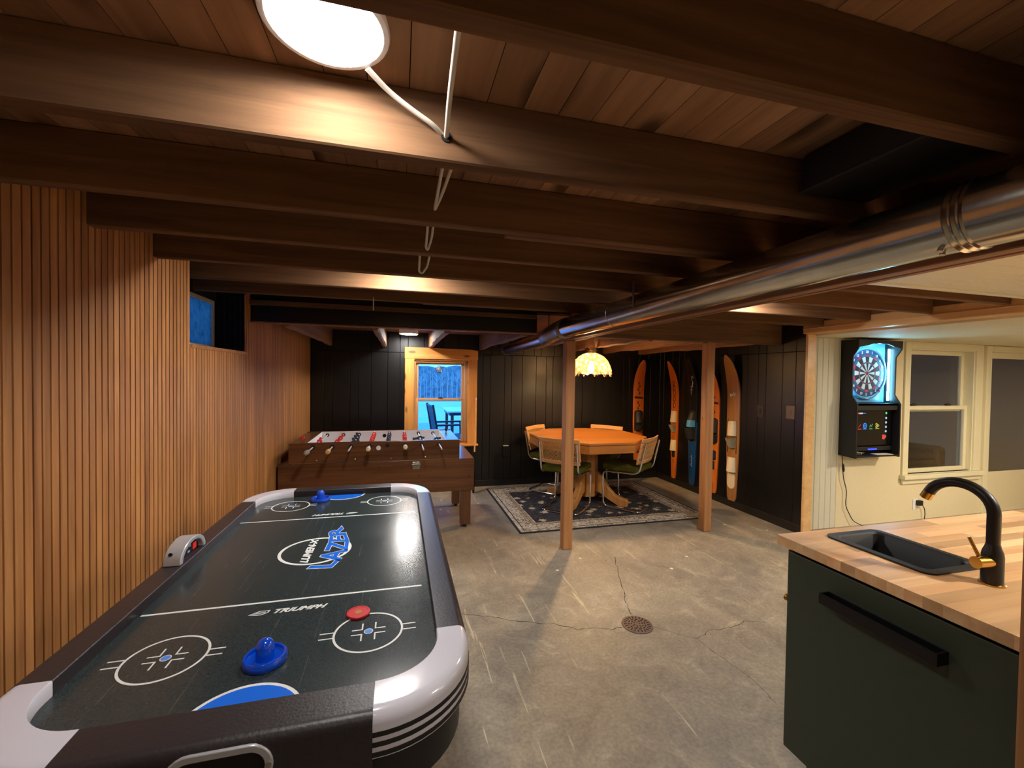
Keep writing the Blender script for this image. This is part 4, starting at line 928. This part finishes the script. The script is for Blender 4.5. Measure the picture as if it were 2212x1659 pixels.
for z in (1.42,1.36,1.29,1.21,1.12):
    s = 0.9+0.5*(1.42-z)
    mark(e, on, [(0.022*s*math.sin(t), z+0.036*s*math.cos(t)*1.1) for t in [k*PI/4 for k in range(9)]], 0.0038, 'ink')
    flatmark(e, on, [(-0.024*s,z-0.015),(-0.030*s,z-0.03),(0,z+0.004-0.05*s),(-0.012*s,z-0.03)], 'ink')
for z in (0.66, 0.33): mark(e, on, [(0.018*math.sin(t), z+0.028*math.cos(t)) for t in [k*PI/6 for k in range(13)]], 0.0022, 'ink')
mark(e, on, [(0,0.30),(0,0.20)], 0.0018, 'ink')
arch(e, on, 0.88, 1.04, 0.056, 0.05, 0.055, 0.035, 'rubber_white', 'front_toe_strap'); arch(e, on, 0.74, 0.84, 0.03, 0.05, 0.035, 0.085, 'rubber_grey', 'heel_strap'); arch(e, on, 0.48, 0.63, 0.052, 0.048, 0.05, 0.035, 'rubber_white', 'rear_toe_strap'); plate(e, on, 0.38, 0.48, 0.03, 'rubber', 'rear_pad')
e, on, _ = ski(0.085, 1.765, 0.165, 'ski_black', TW(4.80), 'black and blue water ski left of the farther wooden post', 0.58, 0.13, 'ski_blue')
mark(e, on, [(0.04,1.50),(0.02,1.53),(0.0,1.50),(0.02,1.44),(-0.005,1.40),(0.015,1.46),(0.0,1.38),(-0.03,1.40),(-0.01,1.34),(-0.035,1.36),(-0.03,1.28)], 0.0025, 'mark_white', 'script_print')
mark(e, on, [(0,0.48),(-0.012,0.46),(0.012,0.44),(-0.005,0.41),(0.01,0.38),(-0.01,0.36),(0.005,0.33)], 0.002, 'mark_white', 'script_print')
plate(e, on, 0.66, 1.08, 0.07, 'rubber'); arch(e, on, 0.86, 0.95, 0.064, 0.06, 0.085, 0.07, 'ski_lightblue', 'boot_cuff'); arch(e, on, 0.95, 1.05, 0.06, 0.045, 0.07, 0.03, 'rubber', 'toe_boot'); arch(e, on, 0.70, 0.85, 0.055, 0.066, 0.07, 0.12, 'rubber', 'heel_boot')
e, on, _ = ski(0.08, 1.775, 0.19, 'ski_brown', TW(4.10), 'wide brown wooden water ski with white bindings nearest the light switches', 0.66)
mark(e, on, [(-0.045,1.325),(-0.04,1.29),(-0.03,1.33),(-0.02,1.295),(-0.01,1.325),(0.0,1.30),(0.012,1.345),(0.02,1.305),(0.03,1.335),(0.045,1.33)], 0.005, 'mark_white', 'script_print')
for sx in (-1, 1): flatmark(e, on, [(sx*0.066-0.004,0.64),(sx*0.066+0.004,0.64),(sx*0.066+0.004,1.02),(sx*0.066-0.004,1.02)], 'steel', 'binding_rail', 0.004)
arch(e, on, 0.84, 1.01, 0.06, 0.055, 0.05, 0.035, 'rubber_white', 'front_toe_strap'); arch(e, on, 0.70, 0.81, 0.04, 0.062, 0.04, 0.09, 'rubber_grey', 'heel_strap'); arch(e, on, 0.42, 0.59, 0.062, 0.055, 0.05, 0.035, 'rubber_white', 'rear_toe_strap'); plate(e, on, 0.22, 0.42, 0.056, 'rubber_white', 'rear_pad', 0.9)
# wall switches and outlet, picture cord hooks
def switch(y, z, w, h, mat, label, cat='switch'):
    e = empty('wall_switch', (XR-0.002, y, z), label, cat, 'switches on the black wall')
    MB().box(-0.006, 0, -w/2, w/2, -h/2, h/2).build('cover_plate', mat, e, bevel=0.003); MB().box(-0.010, -0.005, -0.012, 0.012, -0.025, 0.025).build('rocker', 'black_matte' if mat == 'plate_dark' else mat, e, bevel=0.002)
switch(3.728, 1.157, 0.085, 0.13, 'plate_dark', 'dark wall switch nearer the brown ski'); plain('plate_brown', srgb(104,84,60), 0.35); switch(3.365, 1.175, 0.095, 0.135, 'plate_brown', 'brown wall switch nearest the porch opening')
e = empty('wall_outlet', (1.405, YB-0.001, 0.47), 'dark wall outlet with pale top edge on the black back wall', 'outlet')
MB().box(-0.04, 0.04, -0.03, 0, -0.06, 0.07).build('outlet_box', 'black_panel', e, bevel=0.003); MB().box(-0.036, 0.036, -0.034, -0.004, 0.07, 0.077).build('outlet_lid', 'cream_trim', e)
# sun catcher in the window
e = empty('sun_catcher', (0.495, YB+0.028, 1.572), 'small round glass ornament hanging in the pine window', 'ornament')
MB().tube([(0.042*math.cos(t*PI/12), 0, 0.042*math.sin(t*PI/12)) for t in range(24)], 0.006, 8, closed=True).build('ring', 'brass', e, smooth=60)
MB().lathe([(0.004,-0.02),(0.016,-0.013),(0.02,0),(0.016,0.013),(0.004,0.02)], 14).build('glass_ball', 'glass_bead', e, smooth=60)
sp = MB()
for k in range(6):
    a = k*PI/3; sp.lathe([(0.001,-0.008),(0.008,0),(0.001,0.008)], 8, (0.028*math.cos(a), 0, 0.028*math.sin(a)))
sp.build('beads', 'glass_bead', e); MB().cyl((0,0,0.038), (0,0,0.10), 0.0008, n=5).build('thread', 'mark_white', e)
# pool cue leaning by the window
c0, c1 = Vector((0.915, 5.30, 0.0)), Vector((0.985, 5.575, 1.20)); d = c1-c0
e = empty('pool_cue', c0, 'pale wooden pool cue with black grip leaning beside the pine window', 'cue')
MB().tube([d*0.42, d*0.97], [0.0105, 0.0065], 12).build('shaft', 'cue_wood', e, smooth=50); MB().tube([d*0.0, d*0.02, d*0.42], [0.011, 0.0145, 0.0108], 12).build('grip', 'black_gloss', e, smooth=50); MB().tube([d*0.97, d*0.99, d], [0.0066, 0.0064, 0.004], 10).build('tip', 'white_plastic', e, smooth=50)

# ------------------------------------------------------------------ floor drain
e = empty('floor_drain', (1.404, 2.256, 0.0005), 'round rusty slotted drain cover in the concrete floor', 'drain')
dm = MB().lathe([(0.093,0.0),(0.092,0.003),(0.088,0.0045),(0.001,0.005)], 40).build('cover', 'iron', e, smooth=30)
sl = MB()
for r, n, L, w in ((0.070,22,0.020,0.006),(0.049,11,0.007,0.016),(0.034,9,0.007,0.011),(0.019,6,0.006,0.008)):
    for k in range(n):
        a = 2*PI*k/n; sl.obox((r*math.cos(a), r*math.sin(a), 0.0048), (L, w, 0.0016), Matrix.Rotation(a, 3, 'Z'))
sl.build('slots', 'hole', e)

# ------------------------------------------------------------------ dart cabinet on the porch wall
CX0, CX1, CYF, CYB = 4.31, 4.90, 3.125, YP-0.002
dc = empty('dart_cabinet', (4.605, CYB, 0.745), 'black wall cabinet with a lit electronic dartboard and screen', 'dart cabinet')
D = lambda x, y, z: (x-4.605, y-CYB, z-0.745)
def DB(x0, x1, y0, y1, z0, z1): a = D(x0, y0, z0); b = D(x1, y1, z1); return MB().box(a[0], b[0], a[1], b[1], a[2], b[2])
side = [(CYB,0.745),(CYF,0.735),(CYF,1.27),(CYF+0.055,1.36),(CYF+0.055,1.74),(CYF+0.005,1.82),(CYF,1.905),(CYB,1.905)]
for x in (CX0, CX1-0.016):
    MB().prism([(p-CYB, q-0.745) for p, q in side], x-4.605, x+0.016-4.605, 'x').build('side_panel', 'black_matte', dc, bevel=0.002)
DB(CX0+0.016, CX1-0.016, CYB-0.016, CYB, 0.75, 1.90).build('back_panel', 'black_matte', dc)
top = [(CX0+0.016,1.905),(CX0+0.016,1.83),(4.42,1.845),(4.50,1.868),(4.605,1.872),(4.71,1.868),(4.79,1.845),(CX1-0.016,1.83),(CX1-0.016,1.905)]
MB().prism([(p-4.605, q-0.745) for p, q in top], CYF+0.002-CYB, CYF+0.018-CYB, 'y').build('top_valance', 'black_matte', dc)
DB(CX0+0.016, CX1-0.016, CYF+0.01, CYB, 1.89, 1.905).build('top_panel', 'black_matte', dc)
DB(CX0+0.016, CX1-0.016, CYF+0.02, CYB-0.016, 1.255, 1.275).build('divider', 'black_matte', dc); DB(CX0+0.016, CX1-0.016, CYF+0.02, CYF+0.035, 1.21, 1.275).build('divider_lip', 'black_matte', dc)
DB(CX0+0.016, CX1-0.016, CYF-0.0, CYB-0.016, 0.745, 0.76).build('shelf', 'black_matte', dc)
DB(CX0+0.03, CX1-0.03, CYF+0.03, CYF+0.045, 1.874, 1.886).build('light_strip', 'led_blue', dc)
plain('blue_backdrop', srgb(90,150,190), 0.35)
DB(CX0+0.02, CX1-0.02, CYB-0.02, CYB-0.0165, 1.28, 1.885).build('backdrop', 'blue_backdrop', dc)
for x in (CX0+0.017, CX1-0.045):
    t = DB(x, x+0.016, CYF+0.095, CYF+0.11, 1.30, 1.83).build('light_strip', 'led_blue', dc, bevel=0.004)
# dartboard
db_ = empty('dartboard', (4.605, CYB-0.021, 1.578), 'electronic dartboard glowing blue inside the black cabinet', 'dartboard')
plain('board_blue', srgb(36,64,110), 0.4); plain('seg_white', srgb(222,226,224), 0.4); plain('seg_black', srgb(20,24,40), 0.4); plain('seg_red', srgb(186,50,80), 0.4)
MB().lathe([(0.272,0),(0.272,-0.018),(0.262,-0.030),(0.248,-0.030),(0.242,-0.022)], 56, axis='y', cap=False).build('bezel', 'blue_backdrop', db_, smooth=50)
MB().lathe([(0.25,-0.001),(0.25,-0.020),(0.001,-0.020)], 56, axis='y').build('number_face', 'board_blue', db_, smooth=40)
def wedge(m, r0, r1, a0, a1, h):
    n = 3; inn = arc(0, 0, r0, a0, a1, n); ou = arc(0, 0, r1, a0, a1, n); m.strip(inn, ou, -h, -0.015, False, 'y')
sw, sb, sr, sk = MB(), MB(), MB(), MB()
for k in range(20):
    a0, a1 = 81+18*k+0.9, 99+18*k-0.9; dark = k % 2 == 0
    for r0, r1 in ((0.020,0.100),(0.116,0.168)): wedge(sb if dark else sw, r0, r1, a0, a1, 0.026)
    for r0, r1 in ((0.1015,0.1145),(0.1695,0.190)): wedge(sr if dark else sk, r0, r1, a0, a1, 0.026)
sw.build('white_segments', 'seg_white', db_); sb.build('black_segments', 'seg_black', db_); sr.build('red_segments', 'seg_red', db_); plain('seg_green', srgb(52,92,110), 0.4); sk.build('green_segments', 'seg_green', db_)
MB().lathe([(0.019,-0.018),(0.019,-0.027),(0.009,-0.0275)], 24, axis='y').build('bull_ring', 'seg_red', db_); MB().lathe([(0.009,-0.02),(0.008,-0.0285),(0.001,-0.0286)], 16, axis='y').build('bullseye', 'seg_black', db_)
for k, t in enumerate(['20','1','18','4','13','6','10','15','2','17','3','19','7','16','8','11','14','9','12','5']):
    a = math.radians(90-18*k); link('numeral', text_mesh('numeral', t, 0.036, 'seg_white', 0, 0.0006, 0.0012), db_, loc=(0.217*math.cos(a), -0.0212, 0.217*math.sin(a)), rot=(PI/2, 0, 0))
MB().lathe([(0.012,-0.03),(0.012,-0.036),(0.002,-0.037)], 16, (0.165,0,-0.178), 'y').build('red_button', 'seg_red', db_)
MB().box(-0.02, 0.02, -0.0325, -0.031, -0.262, -0.256).build('name_strip', 'seg_white', db_)
# screen
sn = empty('game_screen', (4.615, CYF+0.075, 0.85), 'black flat screen with small coloured icons under the dartboard', 'screen')
MB().box(-0.25, 0.25, -0.012, 0.014, 0.0, 0.375).build('bezel', 'black_gloss', sn, bevel=0.004)
MB().box(-0.232, 0.232, -0.0126, -0.012, 0.035, 0.355).build('display', 'black_gloss', sn)
YS = -0.0132
def icon(m, mat, name='icon'): return m.build(name, mat, sn)
def bar(x0, x1, z0, z1): return MB().box(x0, x1, YS, YS+0.0005, z0, z1)
icon(bar(-0.215, -0.19, 0.318, 0.332), 'scr_red'); icon(bar(-0.187, -0.14, 0.318, 0.332), 'scr_white'); icon(bar(-0.137, -0.10, 0.322, 0.328), 'scr_blue')
def poly2(pts, w=0.0016): return MB().tube([(p, YS, q) for p, q in pts], w, 5)
icon(poly2([(-0.195,0.185),(-0.18,0.198),(-0.165,0.215)]), 'scr_red'); icon(bar(-0.20,-0.155,0.165,0.170), 'scr_red')
icon(MB().tube([(-0.11+0.020*math.cos(t*PI/8), YS, 0.20+0.026*math.sin(t*PI/8)) for t in range(16)], 0.003, 5, True).box(-0.128,-0.092,YS-.001,YS+.001,0.198,0.202).box(-0.112,-0.108,YS-.001,YS+.001,0.176,0.224), 'scr_blue'); icon(bar(-0.135,-0.085,0.165,0.170), 'scr_blue')
icon(poly2([(-0.045,0.185),(-0.035,0.21),(-0.022,0.192),(-0.008,0.218)]), 'scr_green'); icon(bar(-0.048,-0.008,0.165,0.170), 'scr_green')
icon(MB().tube([(0.045+0.01*math.cos(t*PI/5), YS, 0.213+0.01*math.sin(t*PI/5)) for t in range(10)], 0.0025, 5, True).tube([(0.045+0.01*math.cos(t*PI/5), YS, 0.188+0.01*math.sin(t*PI/5)) for t in range(10)], 0.0025, 5, True).tube([(0.068+0.01*math.cos(t*PI/5), YS, 0.2+0.01*math.sin(t*PI/5)) for t in range(10)], 0.0025, 5, True), 'scr_yellow'); icon(bar(0.033,0.085,0.165,0.170), 'scr_yellow')
for k, z in enumerate((0.325,0.275,0.230,0.185,0.140)): icon(MB().lathe([(0.012,YS+0.0005),(0.012,YS),(0.001,YS-0.0002)], 14, (0.175,0,z), 'y'), 'scr_green' if k == 0 else 'scr_white')
icon(bar(0.13, 0.165, 0.06, 0.105), 'scr_red'); icon(poly2([(0.168,0.075),(0.18,0.09),(0.17,0.1)]), 'scr_white')
MB().box(-0.06, 0.06, -0.014, -0.012, -0.045, -0.030).build('status_light', 'blue_glow', sn)
MB().box(-0.27, 0.27, -0.012, 0.010, -0.052, -0.012).build('sound_bar', 'black_matte', sn, bevel=0.003)
# things on the cabinet shelf
e = empty('dart_set', (4.45, CYF+0.05, 0.761), 'heap of steel darts on the left of the cabinet shelf', 'darts')
for k in range(5):
    a = 0.4+k*0.5; p = Vector((0.012*k-0.03, 0.004*k, 0.006+0.003*k)); q = Vector((math.cos(a), math.sin(a)*0.35, 0.06))*0.05
    MB().tube([p-q, p-q*0.4, p+q*0.3, p+q], [0.001, 0.004, 0.004, 0.0015], 8).build('dart', 'steel', e, smooth=50)
    MB().obox(p+q*0.95, (0.018, 0.001, 0.014), Matrix.Rotation(a, 3, 'Z')).build('flight', 'mark_white', e)
tag(MB().box(-0.10, 0.10, -0.04, 0.03, 0, 0.004).build('paper_sheet', 'paper', loc=(4.72, CYF+0.05, 0.7605), rot=(0,0,-0.08)), 'white paper sheet on the right of the cabinet shelf', 'paper')
def cord(name, pts, r, label, cat='cord', rad=0.05): return tag(MB().tube(fillet(pts, rad, 6), r, 8).build(name, 'dark_cord', smooth=60), label, cat)
pc_ = cord('power_cord', [(4.33,YP-0.03,0.733), (4.34,YP-0.03,0.62), (4.36,YP-0.028,0.50), (4.41,YP-0.025,0.38), (4.40,YP-0.025,0.22), (4.50,YP-0.03,0.06), (4.60,YP-0.06,0.012), (4.75,YP-0.10,0.006)], 0.004, 'black power cord hanging from the dart cabinet with inline plug')
MB().tube([(4.343,YP-0.03,0.66),(4.346,YP-0.03,0.645),(4.352,YP-0.03,0.60),(4.356,YP-0.03,0.575)], [0.005,0.010,0.012,0.006], 10).build('inline_plug', 'dark_cord', pc_, smooth=60)
e = empty('porch_outlet', (5.42, YP-0.001, 0.17), 'white wall outlet with a black plug below the porch window', 'outlet')
MB().box(-0.035, 0.035, -0.006, 0, -0.06, 0.06).build('cover_plate', 'white_plastic', e, bevel=0.003); MB().box(0.0, 0.055, -0.045, -0.006, -0.01, 0.045).build('plug_adapter', 'black_matte', e, bevel=0.005)
MB().tube(fillet([(0.05,-0.03,0.0),(0.09,-0.03,-0.03),(0.11,-0.03,-0.10),(0.10,-0.03,-0.165)], 0.04, 5), 0.004, 8).build('plug_lead', 'dark_cord', e, smooth=60)

# ------------------------------------------------------------------ kitchen counter
KX0, KX1, KY0, KY1, KT = 1.42, 3.30, -0.25, 1.312, 0.90
kt = empty('worktop', (KX0, KY0, KT-0.035), 'butcher block worktop of glued wooden staves', 'worktop')
SX0, SX1, SY0, SY1 = 1.585, 1.855, 0.917, 1.262
rnd = random.Random(11); row = 0; y = KY1
while y > KY0+0.01:
    w = 0.0625 if row == 0 else 0.0457; row += 1; x = KX0; first = rnd.uniform(0.12, 0.5)
    while x < KX1-0.001:
        L = first if x == KX0 else rnd.uniform(0.32, 0.62); x2 = min(KX1, x+L)
        segs = [(x, x2)]
        if y-w/2 < SY1-0.02 and y-w/2 > SY0+0.02: segs = [s for s in ((x, min(x2, SX0+0.025)), (max(x, SX1-0.025), x2)) if s[1]-s[0] > 0.003]
        for a, b in segs: MB().box(a-KX0, b-KX0-0.0003, y-w+0.0002-KY0, y-KY0, 0, 0.035).build('stave', 'butcher', kt)
        x = x2
    y -= w
bc = empty('base_cabinet', (1.445, 1.28, 0), 'dark green base cabinet under the worktop', 'cabinet')
MB().box(0.012, 1.78, -1.48, -0.014, 0.10, 0.45).box(0.012, 1.78, -1.48, -0.39, 0.45, 0.862).box(0.43, 1.78, -0.39, -0.014, 0.45, 0.862).box(0.012, 0.12, -0.39, -0.014, 0.45, 0.862).box(0.12, 0.43, -0.03, -0.014, 0.45, 0.862).build('carcass', 'cabinet_green', bc)
dr = MB().box(-0.008, 0.011, -0.668, -0.004, 0.098, 0.848).build('drawer_front', 'cabinet_green', bc, bevel=0.002)
hd = MB().box(-0.052, -0.008, -0.494, -0.163, 0.738, 0.743).box(-0.052, -0.047, -0.494, -0.163, 0.743, 0.773).box(-0.013, -0.008, -0.489, -0.168, 0.743, 0.773).box(-0.047, -0.008, -0.168, -0.163, 0.743, 0.773).box(-0.047, -0.008, -0.494, -0.489, 0.743, 0.773).build('handle', 'black_metal', dr)
MB().box(0.0, 0.5, -0.012, 0.004, 0.10, 0.85).build('end_door', 'cabinet_green', bc, bevel=0.002)
MB().lathe([(0.006,0.004),(0.005,0.014),(0.012,0.020),(0.013,0.027),(0.008,0.031),(0.001,0.032)], 18, (0.022,0,0.652), 'y').build('knob', 'brass', bc, smooth=50)
for yy in (-0.07, -0.60):
    MB().lathe([(0.022,0.0),(0.022,0.012),(0.014,0.016),(0.014,0.10)], 16, (0.05,yy,0)).build('leg', 'black_matte', bc, smooth=40)
# sink
sk_ = empty('inset_sink', ((SX0+SX1)/2, (SY0+SY1)/2, KT), 'black granite inset sink in the worktop', 'sink')
sw_, sl_ = SX1-SX0, SY1-SY0
oo, i1, i2, i3 = rrect(sw_, sl_, 0.035), rrect(sw_-0.05, sl_-0.05, 0.028), rrect(sw_-0.062, sl_-0.062, 0.028), rrect(sw_-0.10, sl_-0.10, 0.03)
rings = [[(p[0],p[1],z) for p in ring] for ring, z in ((oo,0.0),(oo,0.006),(i1,0.007),(i2,0.0),(i3,-0.17))]
n = len(oo); vs = [v for r in rings for v in r]; fs = [(i*n+k, i*n+(k+1) % n, (i+1)*n+(k+1) % n, (i+1)*n+k) for i in range(4) for k in range(n)]+[tuple(4*n+k for k in range(n))]
MB().add(vs, fs).build('bowl', 'sink_black', sk_, smooth=35)
MB().lathe([(0.03,0.001),(0.03,0.003),(0.02,0.003),(0.001,0.001)], 20, (0,0,-0.17)).build('drain_fitting', 'steel', sk_, smooth=40)
# faucet
fa = empty('faucet', (1.712, 0.842, KT), 'black gooseneck faucet with brass lever beside the sink', 'faucet')
MB().lathe([(0.030,0),(0.030,0.004),(0.026,0.006),(0.001,0.006)], 28).build('base_ring', 'brass', fa, smooth=40)
MB().lathe([(0.0245,0.006),(0.0245,0.085),(0.0225,0.098),(0.0175,0.112),(0.016,0.12)], 28).build('body', 'black_metal', fa, smooth=50)
gn = [(0,0,0.115), (0,0,0.205)]+[(0, 0.083-0.083*math.cos(math.radians(t)), 0.205+0.078*math.sin(math.radians(t))) for t in range(10, 166, 10)]
MB().tube(gn, 0.0155, 20).build('spout', 'black_metal', fa, smooth=60)
pe, pd = Vector(gn[-1]), (Vector(gn[-1])-Vector(gn[-2])).normalized()
MB().tube([pe-pd*0.002, pe+pd*0.022], 0.0158, 20).build('aerator', 'brass', fa, smooth=40)
MB().tube([(-0.015,0.0,0.068), (-0.062,0.006,0.068)], 0.017, 24).build('valve', 'brass', fa, smooth=40)
MB().tube([(-0.045,0.006,0.080), (-0.052,0.028,0.135)], 0.0045, 12).build('lever', 'brass', fa, smooth=50)

# ------------------------------------------------------------------ beyond the glass
so = empty('armchair', (6.9, 4.55, 0.02), 'brown upholstered armchair in the dim room beyond the porch window', 'armchair')
MB().box(-0.42, 0.42, -0.40, 0.40, 0.06, 0.40).build('base', 'sofa', so, bevel=0.05, seg=3); MB().box(-0.42, 0.42, 0.25, 0.45, 0.3, 0.78).build('backrest', 'sofa', so, bevel=0.07, seg=3)
for s in (-1, 1): MB().box(*sorted((s*0.30, s*0.48)), -0.42, 0.40, 0.06, 0.58).build('armrest', 'sofa', so, bevel=0.06, seg=3)
MB().box(-0.29, 0.29, -0.38, 0.25, 0.40, 0.50).build('seat_cushion', 'sofa', so, bevel=0.04, seg=3)
struct(MB().box(-40, 60, YB+0.121, 26, -0.25, -0.12).build('ground', 'snow'), 'pale ground outside the pine window')
pv = MB().box(0, 0.595, 0, 0.395, 0, 0.03).mesh('paver', 'paver')
pat = struct(MB().box(-1.5, 4.5, YB+0.13, 13.5, -0.12, -0.035).build('ground_patio', 'snow'), 'stone patio outside the pine window')
for i in range(10):
    for j in range(19): link('paver', pv, pat, loc=(-1.5+i*0.6+(0.3 if j % 2 else 0), YB+0.14+j*0.4, -0.036))
lk = MB().box(-260, 320, 26, 600, -8.2, -8.0).build('lake', 'lake_water'); tag(lk, 'pale blue lake beyond the patio', 'lake', kind='structure')
n = 200; hi = []
for i in range(n+1):
    x = -140+310*i/n; h = 4.7+0.25*math.sin(i*1.7)+0.2*math.sin(i*0.6+1)+random.Random(i).uniform(-0.3, 0.3)
    hi.append((x, h))
wd = MB().prism([(-140,-8)]+hi+[(170,-8)], 168, 190, 'y').build('distant_woods', 'woods'); tag(wd, 'blue hazy wooded shore across the lake', 'woods', kind='stuff')
for k in range(22):
    rk = random.Random(k+40); x = 5.0+k*0.95+rk.uniform(-0.35, 0.35); yv = 160+rk.uniform(-6, 3); H = rk.uniform(9.5, 13.2)
    tr = empty('bare_tree', (x, yv, -8.0), 'thin pale bare tree on the far lake shore', 'tree', 'bare trees on the far lake shore')
    pts = [(0,0,0), (rk.uniform(-.1,.1),0,H*0.35), (rk.uniform(-.3,.3),0,H*0.7), (rk.uniform(-.4,.4),0,H)]
    MB().tube(pts, [0.12,0.10,0.07,0.03], 5).build('trunk', 'bark', tr)
    br = MB()
    for q in range(5):
        z = H*rk.uniform(0.4, 0.85); s = rk.choice((-1, 1)); L = rk.uniform(0.6, 1.8); br.tube([(0,0,z), (s*L*0.6,0,z+L*0.7), (s*L*0.8,0,z+L*1.5)], [0.05,0.035,0.02], 4)
    br.build('branches', 'bark', tr)
# patio chair and table
pcx = empty('patio_chair', (0.86, 7.45, -0.006), 'dark sling patio armchair outside the pine window', 'chair', None, -PI/2+0.12)
for s in (-1, 1):
    MB().tube([(s*0.27,-0.30,0.0), (s*0.27,-0.26,0.42), (s*0.27,-0.36,1.0)], 0.02, 8).build('rear_post', 'patio_frame', pcx, smooth=50)
    MB().tube([(s*0.27,0.27,0.0), (s*0.27,0.25,0.64)], 0.018, 8).build('leg', 'patio_frame', pcx, smooth=50)
    MB().obox((s*0.27, -0.02, 0.655), (0.055, 0.60, 0.03)).build('armrest', 'patio_frame', pcx, bevel=0.01)
    MB().tube([(s*0.27,-0.27,0.40), (s*0.27,0.26,0.42)], 0.016, 8).build('seat_rail', 'patio_frame', pcx, smooth=50)
MB().tube([(-0.27,-0.35,0.97), (0.27,-0.35,0.97)], 0.016, 8).build('top_rail', 'patio_frame', pcx, smooth=50)
MB().sweep([[(-0.25,y_,z),(0.25,y_,z),(0.25,y_,z+0.012),(-0.25,y_,z+0.012)] for y_, z in ((0.27,0.42),(0.0,0.40),(-0.24,0.41))]).build('seat_sling', 'patio_sling', pcx); MB().sweep([[(-0.25,y_,z),(0.25,y_,z),(0.25,y_-0.012,z),(-0.25,y_-0.012,z)] for y_, z in ((-0.25,0.42),(-0.29,0.7),(-0.345,0.96))]).build('back_sling', 'patio_sling', pcx)
ptb = empty('patio_table', (1.75, 9.3, -0.006), 'pale topped patio table behind the patio chair', 'table')
MB().box(-0.78, 0.78, -0.45, 0.75, 0.71, 0.74).build('table_top', 'patio_top', ptb, bevel=0.006); MB().box(-0.74, 0.74, -0.41, 0.71, 0.65, 0.71).build('apron', 'patio_frame', ptb)
for sx in (-1, 1):
    for sy in (-0.38, 0.68): MB().box(sx*0.68-0.03, sx*0.68+0.03, sy-0.03, sy+0.03, 0, 0.65).build('leg', 'patio_frame', ptb)
